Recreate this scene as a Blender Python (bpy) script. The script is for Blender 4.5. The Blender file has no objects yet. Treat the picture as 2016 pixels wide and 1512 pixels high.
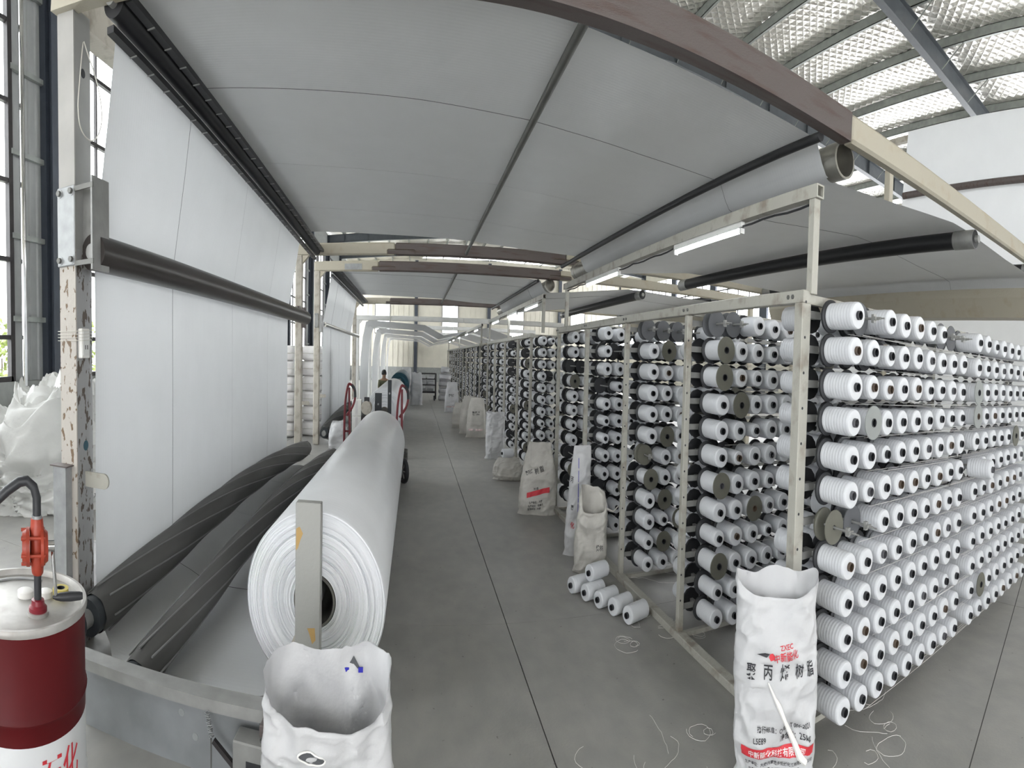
import bpy, math, random
from math import sin, cos, pi, radians, atan2, hypot, sqrt
from mathutils import Vector, Matrix, noise

# ------------------------------------------------------------------ camera
# phone panorama: cylindrical projection, fitted to the straight edges of the hall
F, KV, V0 = 994.743, 1.3, 4.9125
YAW, PITCH, ROLL, CAM_H = -.1933, -.0399, -.0291, 1.7
def cam_axes():
    rz = Matrix.Rotation(YAW, 3, 'Z'); rx = Matrix.Rotation(PITCH, 3, 'X'); ry = Matrix.Rotation(ROLL, 3, 'Y')
    return rz @ rx @ ry
cam = bpy.data.cameras.new('camera')
cam.type = 'PANO'; cam.panorama_type = 'CENTRAL_CYLINDRICAL'
cam.central_cylindrical_range_u_min = -1008/F; cam.central_cylindrical_range_u_max = 1008/F
cam.central_cylindrical_range_v_max = (756+V0)/(F*KV); cam.central_cylindrical_range_v_min = -(756-V0)/(F*KV)
cam.central_cylindrical_radius = 1
cam.clip_start = .05; cam.clip_end = 400
camo = bpy.data.objects.new('camera', cam)
C = bpy.context.scene.collection
C.objects.link(camo)
A = cam_axes()
M = Matrix.Identity(4)
for i in range(3):
    M[i][0] = A.col[0][i]; M[i][1] = A.col[2][i]; M[i][2] = -A.col[1][i]
M[2][3] = CAM_H
camo.matrix_world = M
bpy.context.scene.camera = camo

# ------------------------------------------------------------------ sky and exposure
W = bpy.data.worlds.new('sky'); bpy.context.scene.world = W
W.use_nodes = True
bg = W.node_tree.nodes['Background']
bg.inputs[0].default_value = (.96, .98, 1.0, 1); bg.inputs[1].default_value = 8.0
vs = bpy.context.scene.view_settings
vs.view_transform = 'Standard'; vs.look = 'None'; vs.gamma = 1; vs.use_curve_mapping = False
vs.exposure = 0.1
bpy.context.scene.cycles.max_bounces = 10
bpy.context.scene.cycles.diffuse_bounces = 6
bpy.context.scene.cycles.transparent_max_bounces = 16

random.seed(7)
RND = random.Random(11)

# ------------------------------------------------------------------ materials
MATS = {}
def mat(name, col, rough=.6, metal=0., var=.08, scale=6., col2=None, mix=(.45, .6), bump=0., bscale=40., stretch=None, spec=.5, trans=0.):
    m = bpy.data.materials.new(name); m.use_nodes = True
    nt = m.node_tree; N = nt.nodes; L = nt.links
    b = N['Principled BSDF']
    b.inputs['Roughness'].default_value = rough; b.inputs['Metallic'].default_value = metal
    b.inputs['Specular IOR Level'].default_value = spec
    tc = N.new('ShaderNodeTexCoord'); mp = N.new('ShaderNodeMapping')
    L.new(tc.outputs['Object'], mp.inputs['Vector'])
    if stretch: mp.inputs['Scale'].default_value = stretch
    n = N.new('ShaderNodeTexNoise'); n.inputs['Scale'].default_value = scale; n.inputs['Detail'].default_value = 6
    L.new(mp.outputs[0], n.inputs['Vector'])
    r = N.new('ShaderNodeValToRGB')
    if col2 is None:
        a = [c*(1-var) for c in col]; c2 = [min(1, c*(1+var)) for c in col]
        r.color_ramp.elements[0].color = (*a, 1); r.color_ramp.elements[1].color = (*c2, 1)
        r.color_ramp.elements[0].position = .3; r.color_ramp.elements[1].position = .7
    else:
        r.color_ramp.elements[0].color = (*col, 1); r.color_ramp.elements[1].color = (*col2, 1)
        r.color_ramp.elements[0].position = mix[0]; r.color_ramp.elements[1].position = mix[1]
    L.new(n.outputs['Fac'], r.inputs['Fac'])
    L.new(r.outputs['Color'], b.inputs['Base Color'])
    if bump:
        n2 = N.new('ShaderNodeTexNoise'); n2.inputs['Scale'].default_value = bscale; n2.inputs['Detail'].default_value = 4
        L.new(mp.outputs[0], n2.inputs['Vector'])
        bp = N.new('ShaderNodeBump'); bp.inputs['Strength'].default_value = bump; bp.inputs['Distance'].default_value = .02
        L.new(n2.outputs['Fac'], bp.inputs['Height']); L.new(bp.outputs[0], b.inputs['Normal'])
    if trans:
        t = N.new('ShaderNodeBsdfTranslucent'); ms = N.new('ShaderNodeMixShader'); ms.inputs[0].default_value = trans
        L.new(r.outputs['Color'], t.inputs['Color'])
        L.new(b.outputs[0], ms.inputs[1]); L.new(t.outputs[0], ms.inputs[2])
        L.new(ms.outputs[0], N['Material Output'].inputs[0])
    MATS[name] = m
    return m

def wave_mat(name, col, rough, axis, scale, depth, var=.03, dist=.4, trans=0., spec=.5):
    """plain colour with fine parallel ribs (woven tape, wound yarn)"""
    m = mat(name, col, rough, var=var, scale=3, trans=trans, spec=spec)
    nt = m.node_tree; N = nt.nodes; L = nt.links
    tc = [n for n in N if n.type == 'TEX_COORD'][0]
    w = N.new('ShaderNodeTexWave'); w.wave_type = 'BANDS'; w.bands_direction = axis
    w.inputs['Scale'].default_value = scale; w.inputs['Distortion'].default_value = dist; w.inputs['Detail'].default_value = 1
    L.new(tc.outputs['Object'], w.inputs['Vector'])
    bp = N.new('ShaderNodeBump'); bp.inputs['Strength'].default_value = depth; bp.inputs['Distance'].default_value = .003
    L.new(w.outputs['Fac'], bp.inputs['Height']); L.new(bp.outputs[0], N['Principled BSDF'].inputs['Normal'])
    return m

wave_mat('yarn', (.62, .63, .655), .38, 'Y', 14, .28)
wave_mat('fabric', (.70, .71, .72), .33, 'Y', 9, .12, var=.02, trans=.22)
wave_mat('wound', (.80, .81, .83), .3, 'Y', 7, .1, var=.03)
mat('core_black', (.025, .026, .03), .45, var=.2)
mat('core_brown', (.10, .07, .05), .5, var=.2)
mat('core_grey', (.10, .10, .11), .5, var=.2)
mat('disc_black', (.022, .023, .026), .5, var=.25)
mat('disc_grey', (.085, .088, .095), .55, var=.15)
mat('flange_olive', (.12, .118, .095), .55, var=.12)
mat('flange_clear', (.45, .47, .46), .3, var=.05, trans=.4)
mat('cream_paint', (.47, .435, .35), .55, col2=(.42, .35, .25), mix=(.55, .8), scale=5, bump=.15)
mat('cream_dull', (.47, .44, .38), .6, col2=(.27, .23, .18), mix=(.5, .75), scale=7, bump=.15)
mat('rack_paint', (.40, .39, .345), .5, col2=(.25, .22, .18), mix=(.52, .72), scale=9, bump=.15)
mat('rust_brown', (.11, .09, .085), .5, col2=(.075, .04, .03), mix=(.5, .75), scale=2.2, stretch=(1, 8, 8), bump=.2)
mat('post_plain', (.40, .39, .37), .5, var=.08, scale=5)
mat('post_plain_grey', (.30, .30, .29), .5, var=.08, scale=5)
mat('post_grey', (.32, .32, .32), .5, col2=(.085, .066, .05), mix=(.575, .595), scale=26, stretch=(1, 1, .55), bump=.15)
mat('post_white', (.47, .44, .40), .5, col2=(.17, .115, .07), mix=(.575, .595), scale=26, stretch=(1, 1, .6), bump=.15)
mat('galv', (.34, .35, .355), .42, metal=.35, var=.12, scale=14)
mat('steel_grey', (.30, .30, .29), .45, metal=.3, var=.15, scale=8)
mat('plate_grey', (.25, .26, .27), .5, metal=.2, var=.18, scale=4)
mat('bar_chipped', (.33, .33, .31), .55, col2=(.50, .33, .12), mix=(.66, .68), scale=5, bump=.1)
mat('bare_orange', (.42, .27, .10), .6, var=.15)
mat('bolt', (.16, .16, .15), .45, metal=.5, var=.2)
mat('rubber', (.018, .018, .02), .42, var=.25, scale=3, stretch=(1, .2, 1))
mat('roller_brown', (.045, .038, .035), .33, var=.3, scale=3, stretch=(1, .15, 1))
mat('roller_steel', (.30, .29, .26), .32, metal=.7, var=.2, scale=6)
mat('chrome', (.62, .62, .62), .12, metal=1., var=.04)
mat('pipe_grey', (.13, .13, .12), .4, metal=.4, var=.15)
mat('thread_pale', (.5, .5, .5), .6)
mat('rib', (.20, .20, .20), .5, var=.15)
mat('bow', (.085, .083, .08), .55, var=.25, scale=4, stretch=(1, .3, 1))
mat('rafter', (.085, .095, .105), .5, var=.1)
mat('purlin', (.34, .36, .34), .45, metal=.4, var=.12)
mat('frame_dark', (.030, .026, .027), .5, var=.2)
mat('column_blue', (.055, .065, .085), .5, var=.1)
mat('panel_grey', (.34, .35, .345), .5, var=.05)
mat('cream_wall', (.70, .67, .58), .6, var=.05, scale=2)
mat('dado', (.30, .31, .30), .8, var=.1)
mat('white_wall', (.72, .72, .70), .7, var=.05)
mat('sack', (.66, .66, .67), .5, var=.05, scale=5, bump=.35, bscale=16, trans=.25)
mat('sack_old', (.56, .54, .50), .6, var=.12, scale=4, bump=.45, bscale=14, trans=.1)
mat('bale', (.66, .64, .63), .3, var=.08, scale=6, bump=.5, bscale=12)
mat('cloth_pile', (.60, .60, .58), .6, var=.06, scale=3, bump=.5, bscale=7, trans=.1)
mat('ink', (.025, .025, .03), .6, var=.1)
mat('ink_red', (.60, .035, .05), .6, var=.1)
mat('ink_pale', (.70, .55, .55), .6, var=.1)
mat('ink_white', (.78, .76, .76), .6, var=.05)
mat('ink_blue', (.02, .02, .38), .6, var=.1)
mat('drum_red', (.085, .003, .005), .5, var=.18, scale=3, spec=.25)
mat('drum_white', (.66, .67, .68), .4, var=.06, scale=4)
mat('drum_top', (.43, .42, .40), .38, col2=(.26, .24, .22), mix=(.5, .75), scale=6, metal=.25)
mat('pump_red', (.34, .045, .022), .42, var=.22, scale=12, bump=.1)
mat('jack_red', (.19, .010, .02), .35, var=.12)
mat('tape_white', (.78, .77, .74), .5, var=.04)
mat('yellow', (.55, .45, .10), .5)
mat('blue', (.03, .08, .28), .5)
mat('teal', (.03, .09, .12), .3, var=.2)
mat('wire', (.62, .60, .55), .5, var=.05)
mat('dark_box', (.03, .035, .04), .5, var=.2)
mat('skin', (.36, .22, .15), .6, var=.05)
mat('hair', (.012, .010, .010), .6)
mat('olive_shirt', (.12, .12, .07), .8, var=.12)
mat('grey_trousers', (.20, .20, .22), .8, var=.1)
mat('leaf', (.22, .27, .07), .7, var=.35, scale=9)
mat('outside_ground', (.55, .55, .52), .9, var=.08)
mat('outside_wall', (.78, .77, .74), .8, var=.04)
mat('glass_dark', (.25, .29, .33), .2, var=.05)
mat('concrete_gap', (.055, .052, .05), .9)
mat('netgreen', (.10, .12, .10), .7)

def concrete():
    m = mat('concrete', (.285, .28, .265), .4, var=.1, scale=1.1, bump=.06, bscale=60)
    nt = m.node_tree; N = nt.nodes; L = nt.links
    tc = [n for n in N if n.type == 'TEX_COORD'][0]
    ramp = [n for n in N if n.type == 'VALTORGB'][0]
    n2 = N.new('ShaderNodeTexNoise'); n2.inputs['Scale'].default_value = 9; n2.inputs['Detail'].default_value = 8
    mp2 = N.new('ShaderNodeMapping'); mp2.inputs['Scale'].default_value = (.8, .5, 1)
    L.new(tc.outputs['Object'], mp2.inputs[0]); L.new(mp2.outputs[0], n2.inputs['Vector'])
    r2 = N.new('ShaderNodeValToRGB'); r2.color_ramp.elements[0].position = .35; r2.color_ramp.elements[1].position = .7
    r2.color_ramp.elements[0].color = (.90, .90, .90, 1); r2.color_ramp.elements[1].color = (1.06, 1.05, 1.03, 1)
    L.new(n2.outputs['Fac'], r2.inputs['Fac'])
    n3 = N.new('ShaderNodeTexNoise'); n3.inputs['Scale'].default_value = 22; n3.inputs['Detail'].default_value = 3
    L.new(tc.outputs['Object'], n3.inputs['Vector'])
    r3 = N.new('ShaderNodeValToRGB'); r3.color_ramp.elements[0].position = .24; r3.color_ramp.elements[1].position = .29
    r3.color_ramp.elements[0].color = (.5, .48, .46, 1); r3.color_ramp.elements[1].color = (1, 1, 1, 1)
    L.new(n3.outputs['Fac'], r3.inputs['Fac'])
    mx = N.new('ShaderNodeMixRGB'); mx.blend_type = 'MULTIPLY'; mx.inputs[0].default_value = 1
    L.new(ramp.outputs[0], mx.inputs[1]); L.new(r2.outputs[0], mx.inputs[2])
    mx2 = N.new('ShaderNodeMixRGB'); mx2.blend_type = 'MULTIPLY'; mx2.inputs[0].default_value = 1
    L.new(mx.outputs[0], mx2.inputs[1]); L.new(r3.outputs[0], mx2.inputs[2])
    L.new(mx2.outputs[0], N['Principled BSDF'].inputs['Base Color'])
concrete()

def foil():
    m = mat('foil', (.78, .755, .70), .30, metal=.8, var=.05, scale=1.5)
    nt = m.node_tree; N = nt.nodes; L = nt.links
    tc = [n for n in N if n.type == 'TEX_COORD'][0]
    sep = N.new('ShaderNodeSeparateXYZ'); L.new(tc.outputs['Object'], sep.inputs[0])
    def M(op, a, b=None):
        n = N.new('ShaderNodeMath'); n.operation = op
        for i, v in enumerate((a, b)):
            if v is None: continue
            if isinstance(v, (int, float)): n.inputs[i].default_value = v
            else: L.new(v, n.inputs[i])
        return n.outputs[0]
    p = .26
    def line(sgn):
        s = M('ADD', sep.outputs[0], M('MULTIPLY', sep.outputs[1], sgn))
        return M('ABSOLUTE', M('SUBTRACT', M('FRACT', M('DIVIDE', s, p)), .5))       # .5 on the wire, 0 mid cell
    a, b = line(1.0), line(-1.0)
    mx = M('MAXIMUM', a, b)
    quilt = M('MULTIPLY', M('POWER', mx, 2), 1.0)
    n = N.new('ShaderNodeTexNoise'); n.inputs['Scale'].default_value = 7; n.inputs['Detail'].default_value = 5
    L.new(tc.outputs['Object'], n.inputs['Vector'])
    h = M('ADD', M('MULTIPLY', quilt, 1.3), M('MULTIPLY', n.outputs['Fac'], .5))
    bp = N.new('ShaderNodeBump'); bp.inputs['Strength'].default_value = .8; bp.inputs['Distance'].default_value = .06
    L.new(h, bp.inputs['Height']); L.new(bp.outputs[0], N['Principled BSDF'].inputs['Normal'])
    wire = M('GREATER_THAN', mx, .468)
    ramp = [n for n in N if n.type == 'VALTORGB'][0]
    mix = N.new('ShaderNodeMixRGB'); L.new(wire, mix.inputs[0]); L.new(ramp.outputs[0], mix.inputs[1]); mix.inputs[2].default_value = (.86, .84, .80, 1)
    L.new(mix.outputs[0], N['Principled BSDF'].inputs['Base Color'])
    inv = M('SUBTRACT', .8, M('MULTIPLY', wire, .8)); L.new(inv, N['Principled BSDF'].inputs['Metallic'])
foil()

def glass():
    m = bpy.data.materials.new('pane_glass'); m.use_nodes = True
    nt = m.node_tree; N = nt.nodes; L = nt.links; N.clear()
    t = N.new('ShaderNodeBsdfTransparent'); t.inputs[0].default_value = (.97, .98, .98, 1)
    g = N.new('ShaderNodeBsdfGlossy'); g.inputs['Roughness'].default_value = .03
    mx = N.new('ShaderNodeMixShader'); o = N.new('ShaderNodeOutputMaterial'); mx.inputs[0].default_value = .03
    L.new(t.outputs[0], mx.inputs[1]); L.new(g.outputs[0], mx.inputs[2]); L.new(mx.outputs[0], o.inputs[0])
    MATS['pane_glass'] = m
glass()
def emit(name, col, s):
    m = bpy.data.materials.new(name); m.use_nodes = True
    b = m.node_tree.nodes['Principled BSDF']
    b.inputs['Emission Color'].default_value = (*col, 1); b.inputs['Emission Strength'].default_value = s
    b.inputs['Base Color'].default_value = (.8, .8, .8, 1)
    MATS[name] = m
emit('led', (.92, .97, 1.0), 24)

# ------------------------------------------------------------------ mesh helpers
class MB:
    def __init__(s): s.v = []; s.f = []; s.m = []
    def add(s, vs_, fs, mi=0):
        o = len(s.v); s.v += [tuple(v) for v in vs_]
        for f in fs: s.f.append(tuple(i+o for i in f)); s.m.append(mi)
        return s
    def box(s, x0, x1, y0, y1, z0, z1, mi=0, bev=0.):
        if bev <= 0:
            v = [(x, y, z) for z in (z0, z1) for y in (y0, y1) for x in (x0, x1)]
            return s.add(v, [(0, 2, 3, 1), (4, 5, 7, 6), (0, 1, 5, 4), (2, 6, 7, 3), (0, 4, 6, 2), (1, 3, 7, 5)], mi)
        b = min(bev, (x1-x0)*.45, (y1-y0)*.45, (z1-z0)*.45)
        # chamfered box: 24 verts
        v = []; idx = {}
        for sx in (0, 1):
            for sy in (0, 1):
                for sz in (0, 1):
                    X = x1 if sx else x0; Y = y1 if sy else y0; Z = z1 if sz else z0
                    dx = -b if sx else b; dy = -b if sy else b; dz = -b if sz else b
                    idx[(sx, sy, sz)] = (len(v), len(v)+1, len(v)+2)
                    v += [(X, Y+dy, Z+dz), (X+dx, Y, Z+dz), (X+dx, Y+dy, Z)]
        I = lambda a, c, e, k: idx[(a, c, e)][k]
        fs = [(I(0,0,0,0), I(0,0,1,0), I(0,1,1,0), I(0,1,0,0)), (I(1,0,0,0), I(1,1,0,0), I(1,1,1,0), I(1,0,1,0)),
              (I(0,0,0,1), I(1,0,0,1), I(1,0,1,1), I(0,0,1,1)), (I(0,1,0,1), I(0,1,1,1), I(1,1,1,1), I(1,1,0,1)),
              (I(0,0,0,2), I(0,1,0,2), I(1,1,0,2), I(1,0,0,2)), (I(0,0,1,2), I(1,0,1,2), I(1,1,1,2), I(0,1,1,2))]
        for a in (0, 1):
            for c in (0, 1):
                q = (I(a,c,0,0), I(a,c,0,1), I(a,c,1,1), I(a,c,1,0)); fs.append(q if (a == c) else q[::-1])
                q = (I(a,0,c,0), I(a,1,c,0), I(a,1,c,2), I(a,0,c,2)); fs.append(q if (a == c) else q[::-1])
                q = (I(0,a,c,1), I(0,a,c,2), I(1,a,c,2), I(1,a,c,1)); fs.append(q if (a == c) else q[::-1])
        for a in (0, 1):
            for c in (0, 1):
                for e in (0, 1):
                    t = (I(a,c,e,0), I(a,c,e,1), I(a,c,e,2)); fs.append(t if (a+c+e) % 2 else t[::-1])
        return s.add(v, fs, mi)
    def obox(s, p, q, w, h, up=(0, 0, 1), mi=0):
        """bar from p to q, width w (sideways) and height h (along up)"""
        p, q = Vector(p), Vector(q); d = (q-p).normalized(); u = Vector(up)
        r = d.cross(u)
        if r.length < 1e-4: r = d.cross(Vector((1, 0, 0)))
        r.normalize(); u = r.cross(d).normalized()
        v = [c+r*a*w/2+u*b*h/2 for c in (p, q) for a, b in ((-1, -1), (1, -1), (1, 1), (-1, 1))]
        return s.add(v, [(3, 2, 1, 0), (4, 5, 6, 7), (0, 1, 5, 4), (1, 2, 6, 5), (2, 3, 7, 6), (3, 0, 4, 7)], mi)
    def cyl(s, p, q, r, n=16, r2=None, mi=0, caps=True):
        p, q = Vector(p), Vector(q); d = (q-p).normalized(); r2 = r if r2 is None else r2
        a = d.cross(Vector((0, 0, 1)))
        if a.length < 1e-3: a = Vector((1, 0, 0))
        a.normalize(); b = d.cross(a)
        v = []
        for c, rr in ((p, r), (q, r2)):
            for i in range(n):
                t = 2*pi*i/n; v.append(c+a*cos(t)*rr+b*sin(t)*rr)
        fs = [(i, i+n, (i+1) % n+n, (i+1) % n) for i in range(n)]
        if caps: fs += [tuple(range(n)), tuple(range(2*n-1, n-1, -1))]
        return s.add(v, fs, mi)
    def tube(s, pts, r, n=8, mi=0, caps=True):
        pts = [Vector(p) for p in pts]; k = len(pts); v = []; prev = None
        for i, p in enumerate(pts):
            d = (pts[min(i+1, k-1)]-pts[max(i-1, 0)]).normalized()
            if prev is None:
                a = d.cross(Vector((0, 0, 1)))
                if a.length < 1e-3: a = d.cross(Vector((1, 0, 0)))
            else: a = prev-d*prev.dot(d)
            a.normalize(); b = d.cross(a); prev = a
            rr = r[i] if isinstance(r, (list, tuple)) else r
            v += [p+a*cos(2*pi*j/n)*rr+b*sin(2*pi*j/n)*rr for j in range(n)]
        fs = [(i*n+j, (i+1)*n+j, (i+1)*n+(j+1) % n, i*n+(j+1) % n) for i in range(k-1) for j in range(n)]
        if caps: fs += [tuple(range(n)), tuple(range(k*n-1, (k-1)*n-1, -1))]
        return s.add(v, fs, mi)
    def lathe(s, prof, n=24, o=(0, 0, 0), axis='z', mi=0):
        """prof: (radius, along); closed at radius 0"""
        v = []; rows = []
        for r, t in prof:
            if r < 1e-6:
                rows.append([len(v)]); v.append((0, 0, t))
            else:
                rows.append(list(range(len(v), len(v)+n)))
                v += [(r*cos(2*pi*i/n), r*sin(2*pi*i/n), t) for i in range(n)]
        fs = []
        for a, b in zip(rows, rows[1:]):
            if len(a) == 1 and len(b) == 1: continue
            for i in range(n):
                j = (i+1) % n
                if len(a) == 1: fs.append((a[0], b[j], b[i])[::-1])
                elif len(b) == 1: fs.append((a[i], a[j], b[0]))
                else: fs.append((a[i], a[j], b[j], b[i]))
        if axis == 'y': v = [(x, -z, y) for x, y, z in v]      # along t -> -y
        if axis == 'x': v = [(z, x, y) for x, y, z in v]
        return s.add([(x+o[0], y+o[1], z+o[2]) for x, y, z in v], fs, mi)
    def grid(s, fn, nu, nv, closed_u=False, mi=0):
        v = []
        for j in range(nv+1):
            for i in range(nu if closed_u else nu+1):
                v.append(fn(i/nu, j/nv))
        w = nu if closed_u else nu+1
        fs = []
        for j in range(nv):
            for i in range(nu):
                i2 = (i+1) % w
                fs.append((j*w+i, j*w+i2, (j+1)*w+i2, (j+1)*w+i))
        return s.add(v, fs, mi)
    def mesh(s, name, mats, smooth=False):
        me = bpy.data.meshes.new(name); me.from_pydata(s.v, [], s.f)
        for m_ in (mats if isinstance(mats, (list, tuple)) else [mats]): me.materials.append(MATS[m_])
        me.polygons.foreach_set('material_index', s.m)
        if smooth:
            me.polygons.foreach_set('use_smooth', [True]*len(me.polygons))
            try: me.set_sharp_from_angle(angle=radians(smooth if smooth is not True else 40))
            except Exception: pass
        me.update()
        return me
    def build(s, name, mats, parent=None, smooth=False):
        return put(name, s.mesh(name, mats, smooth), parent)

def put(name, me, parent=None, loc=(0, 0, 0), rz=0):
    o = bpy.data.objects.new(name, me); C.objects.link(o)
    o.location = loc; o.rotation_euler = (0, 0, rz)
    if parent is not None: o.parent = parent
    return o
def tag(o, label, cat, group=None, kind=None):
    o['label'] = label; o['category'] = cat
    if group: o['group'] = group
    if kind: o['kind'] = kind
    return o
def empty(name, loc=(0, 0, 0), rz=0):
    o = bpy.data.objects.new(name, None); C.objects.link(o); o.location = loc; o.rotation_euler = (0, 0, rz); o.empty_display_size = .1
    return o
def thing(name, label, cat, loc=(0, 0, 0), rz=0, group=None):
    return tag(empty(name, loc, rz), label, cat, group)
def struct(o): o['kind'] = 'structure'; return o
def arc(c, r, a0, a1, n): return [(c[0]+r*cos(a0+(a1-a0)*i/n), c[1]+r*sin(a0+(a1-a0)*i/n)) for i in range(n+1)]

# ================================================================== the hall
HX0, HX1, HY0, HY1 = -6.2, 19.6, -4.0, 46.0
RIDGE = 6.7
def rz_(x): return 8.25-.045*abs(x-RIDGE)          # underside of the rafters

fl = struct(MB().box(HX0-.3, HX1+.3, HY0-2, HY1+.3, -.12, -.012).build('floor', 'concrete_gap'))
xs = [-6.5, -3.2, .8, 4.8, 8.8, 12.8, 16.8, 19.9]
ys = [-6, -1.9, 4.1, 10.1, 16.1, 22.1, 28.1, 34.1, 40.1, 46.2]
for i in range(len(xs)-1):
    for j in range(len(ys)-1):
        MB().box(xs[i]+.004, xs[i+1]-.004, ys[j]+.0015, ys[j+1]-.0015, -.06, 0).build('slab', 'concrete', fl)
MB().obox((5.75, 2.10, .0006), (2.25, 1.15, .0006), .007, .0012).build('joint', 'concrete_gap', fl)

# --- left wall
wl = struct(MB().box(HX0-.2, HX0, HY0, HY1, 0, 1.36).box(HX0-.2, HX0, HY0, HY1, 7.15, 8.2).build('wall_left', 'dado'))
COLS = [1.5+5.6*k for k in range(-1, 9)]
def cladding(y0, y1, z0, z1, name='cladding_panel', matn='panel_grey', parent=wl):
    m = MB(); m.box(HX0-.16, HX0-.12, y0, y1, z0, z1)
    n = max(1, round((y1-y0)/.19)); w = (y1-y0)/n
    for i in range(n):
        c = y0+w*(i+.5)
        m.add([(HX0-.121, c-.045, z0), (HX0-.095, c-.022, z0), (HX0-.095, c+.022, z0), (HX0-.121, c+.045, z0),
               (HX0-.121, c-.045, z1), (HX0-.095, c-.022, z1), (HX0-.095, c+.022, z1), (HX0-.121, c+.045, z1)],
              [(0, 1, 5, 4), (1, 2, 6, 5), (2, 3, 7, 6), (3, 0, 4, 7)])
    return m.build(name, matn, parent)
WN = [0]
def window(y0, y1, nm):
    WN[0] += 1
    w = struct(empty('window_%d' % WN[0], (HX0-.1, (y0+y1)/2, 1.36)))
    h = (y1-y0)/2; bars = [0.59, 1.62, 2.65, 3.69, 4.72, 5.79]
    m = MB()
    for a in (-h, h): m.box(-.05, .05, a-.05, a+.05, 0, 5.79)
    m.box(-.05, .05, -h, h, -.0, .07).box(-.05, .05, -h, h, 5.71, 5.79)
    m.build('window_frame', 'frame_dark', w)
    m = MB()
    for b in bars[:-1]: m.box(-.035, .035, -h, h, b-.03, b+.03)
    mull = [-h+2*h*k/nm for k in range(1, nm)]
    for a in mull: m.box(-.03, .03, a-.022, a+.022, 0, 5.79)
    m.build('glazing_bars', 'frame_dark', w)
    ed = [-h]+mull+[h]; zz = [0]+bars
    for i in range(len(ed)-1):
        for j in range(len(zz)-1):
            MB().box(-.004, .004, ed[i]+.02, ed[i+1]-.02, zz[j]+.03, zz[j+1]-.03).build('pane', 'pane_glass', w)
for c in COLS:
    MB().box(HX0-.12, HX0+.02, c-.12, c+.12, 0, 8.1).box(HX0+.02, HX0+.16, c-.012, c+.012, 0, 8.1).box(HX0+.16, HX0+.18, c-.12, c+.12, 0, 8.1).build('column', 'column_blue', wl)
    if c+5.6 > HY1: continue
    cladding(c+.12, c+.8, 1.36, 7.15); cladding(c+2.36, c+2.64, 1.36, 7.15); cladding(c+4.66, c+5.48, 1.36, 7.15)
    for y0, y1 in ((c+.12, c+.8), (c+4.66, c+5.48)):
        for z in (2.2, 3.3, 4.4, 5.5, 6.6):
            MB().box(HX0-.09, HX0-.03, y0, y1, z-.035, z+.035).build('girt', 'purlin', wl)
    window(c+.8, c+2.35, 2); window(c+2.65, c+4.65, 2)
MB().cyl((HX0+.1, 6.28, 1.3), (HX0+.1, 6.28, 8.0), .045, 14).build('downpipe', 'chrome', wl)

# --- far wall
wf = struct(MB().box(HX0-.2, HX1+.2, HY1, HY1+.2, 0, 1.0).build('wall_far', 'dado'))
def far_clad(x0, x1, z0, z1):
    m = MB(); m.box(x0, x1, HY1+.06, HY1+.1, z0, z1)
    n = max(1, round((x1-x0)/.45))
    for i in range(n):
        c = x0+(x1-x0)*(i+.5)/n
        m.box(c-.03, c+.03, HY1+.03, HY1+.062, z0, z1)
    m.build('cladding_panel', 'cream_wall', wf)
fw = [(-3.7, -2.3), (2.4, 3.9), (8.5, 10), (14.5, 16)]
edges = [HX0-.2]+[v for p in fw for v in p]+[HX1+.2]
for i in range(0, len(edges), 2): far_clad(edges[i], edges[i+1], 1.0, 8.6)
for a, b in fw:
    far_clad(a, b, 1.0, 3.3); far_clad(a, b, 5.6, 8.6)
    WN[0] += 1
    w = struct(empty('window_%d' % WN[0], ((a+b)/2, HY1+.05, 3.3)))
    h = (b-a)/2
    m = MB().box(-h, -h+.06, -.04, .04, 0, 2.3).box(h-.06, h, -.04, .04, 0, 2.3).box(-h, h, -.04, .04, 0, .06).box(-h, h, -.04, .04, 2.24, 2.3)
    m.build('window_frame', 'frame_dark', w)
    MB().box(-h+.05, h-.05, -.004, .004, .05, 2.25).build('pane', 'pane_glass', w)
for x in (.05, 6.7, 13.4): MB().box(x-.14, x+.14, HY1-.2, HY1+.02, 0, 8.4).build('column', 'column_blue', wf)

# --- right wall
wr = struct(MB().box(HX1, HX1+.2, HY0, HY1, 0, 2.7).box(HX1, HX1+.2, HY0, HY1, 7.2, 8.2).build('wall_right', 'cream_wall'))
for c in COLS:
    MB().box(HX1-.1, HX1+.05, c-.35, c+.35, 0, 8.0).build('column', 'column_blue', wr)
    if c+5.6 > HY1: continue
    for z in (3.7, 4.8, 5.9): MB().box(HX1+.02, HX1+.1, c+.35, c+5.25, z-.03, z+.03).build('glazing_bar', 'frame_dark', wr)
    for y in (1.6, 2.8, 4.): MB().box(HX1+.03, HX1+.09, c+y-.03, c+y+.03, 2.7, 7.2).build('glazing_bar', 'frame_dark', wr)

# --- unseen wall behind the camera, added to cut daylight; openings sized for the light
wb_ = MB().box(HX0-.2, HX1+.2, HY0-1.2, HY0-1.0, 4.6, 8.9)
for a, b_ in ((HX0-.2, -4.6), (-2.4, -1.0), (2.6, 4.4), (6.6, 7.8), (10, 11.2), (13.4, 14.6), (16.8, HX1+.2)): wb_.box(a, b_, HY0-1.2, HY0-1.0, 0, 4.6)
for a, b_ in ((-4.6, -2.4), (4.4, 6.6), (7.8, 10), (11.2, 13.4), (14.6, 16.8)): wb_.box(a, b_, HY0-1.2, HY0-1.0, 0, 2.4)
wb_.box(-1.0, 2.6, HY0-1.2, HY0-1.0, 3.4, 4.6)
struct(wb_.build('wall_rear_unseen', 'cream_wall'))

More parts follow.
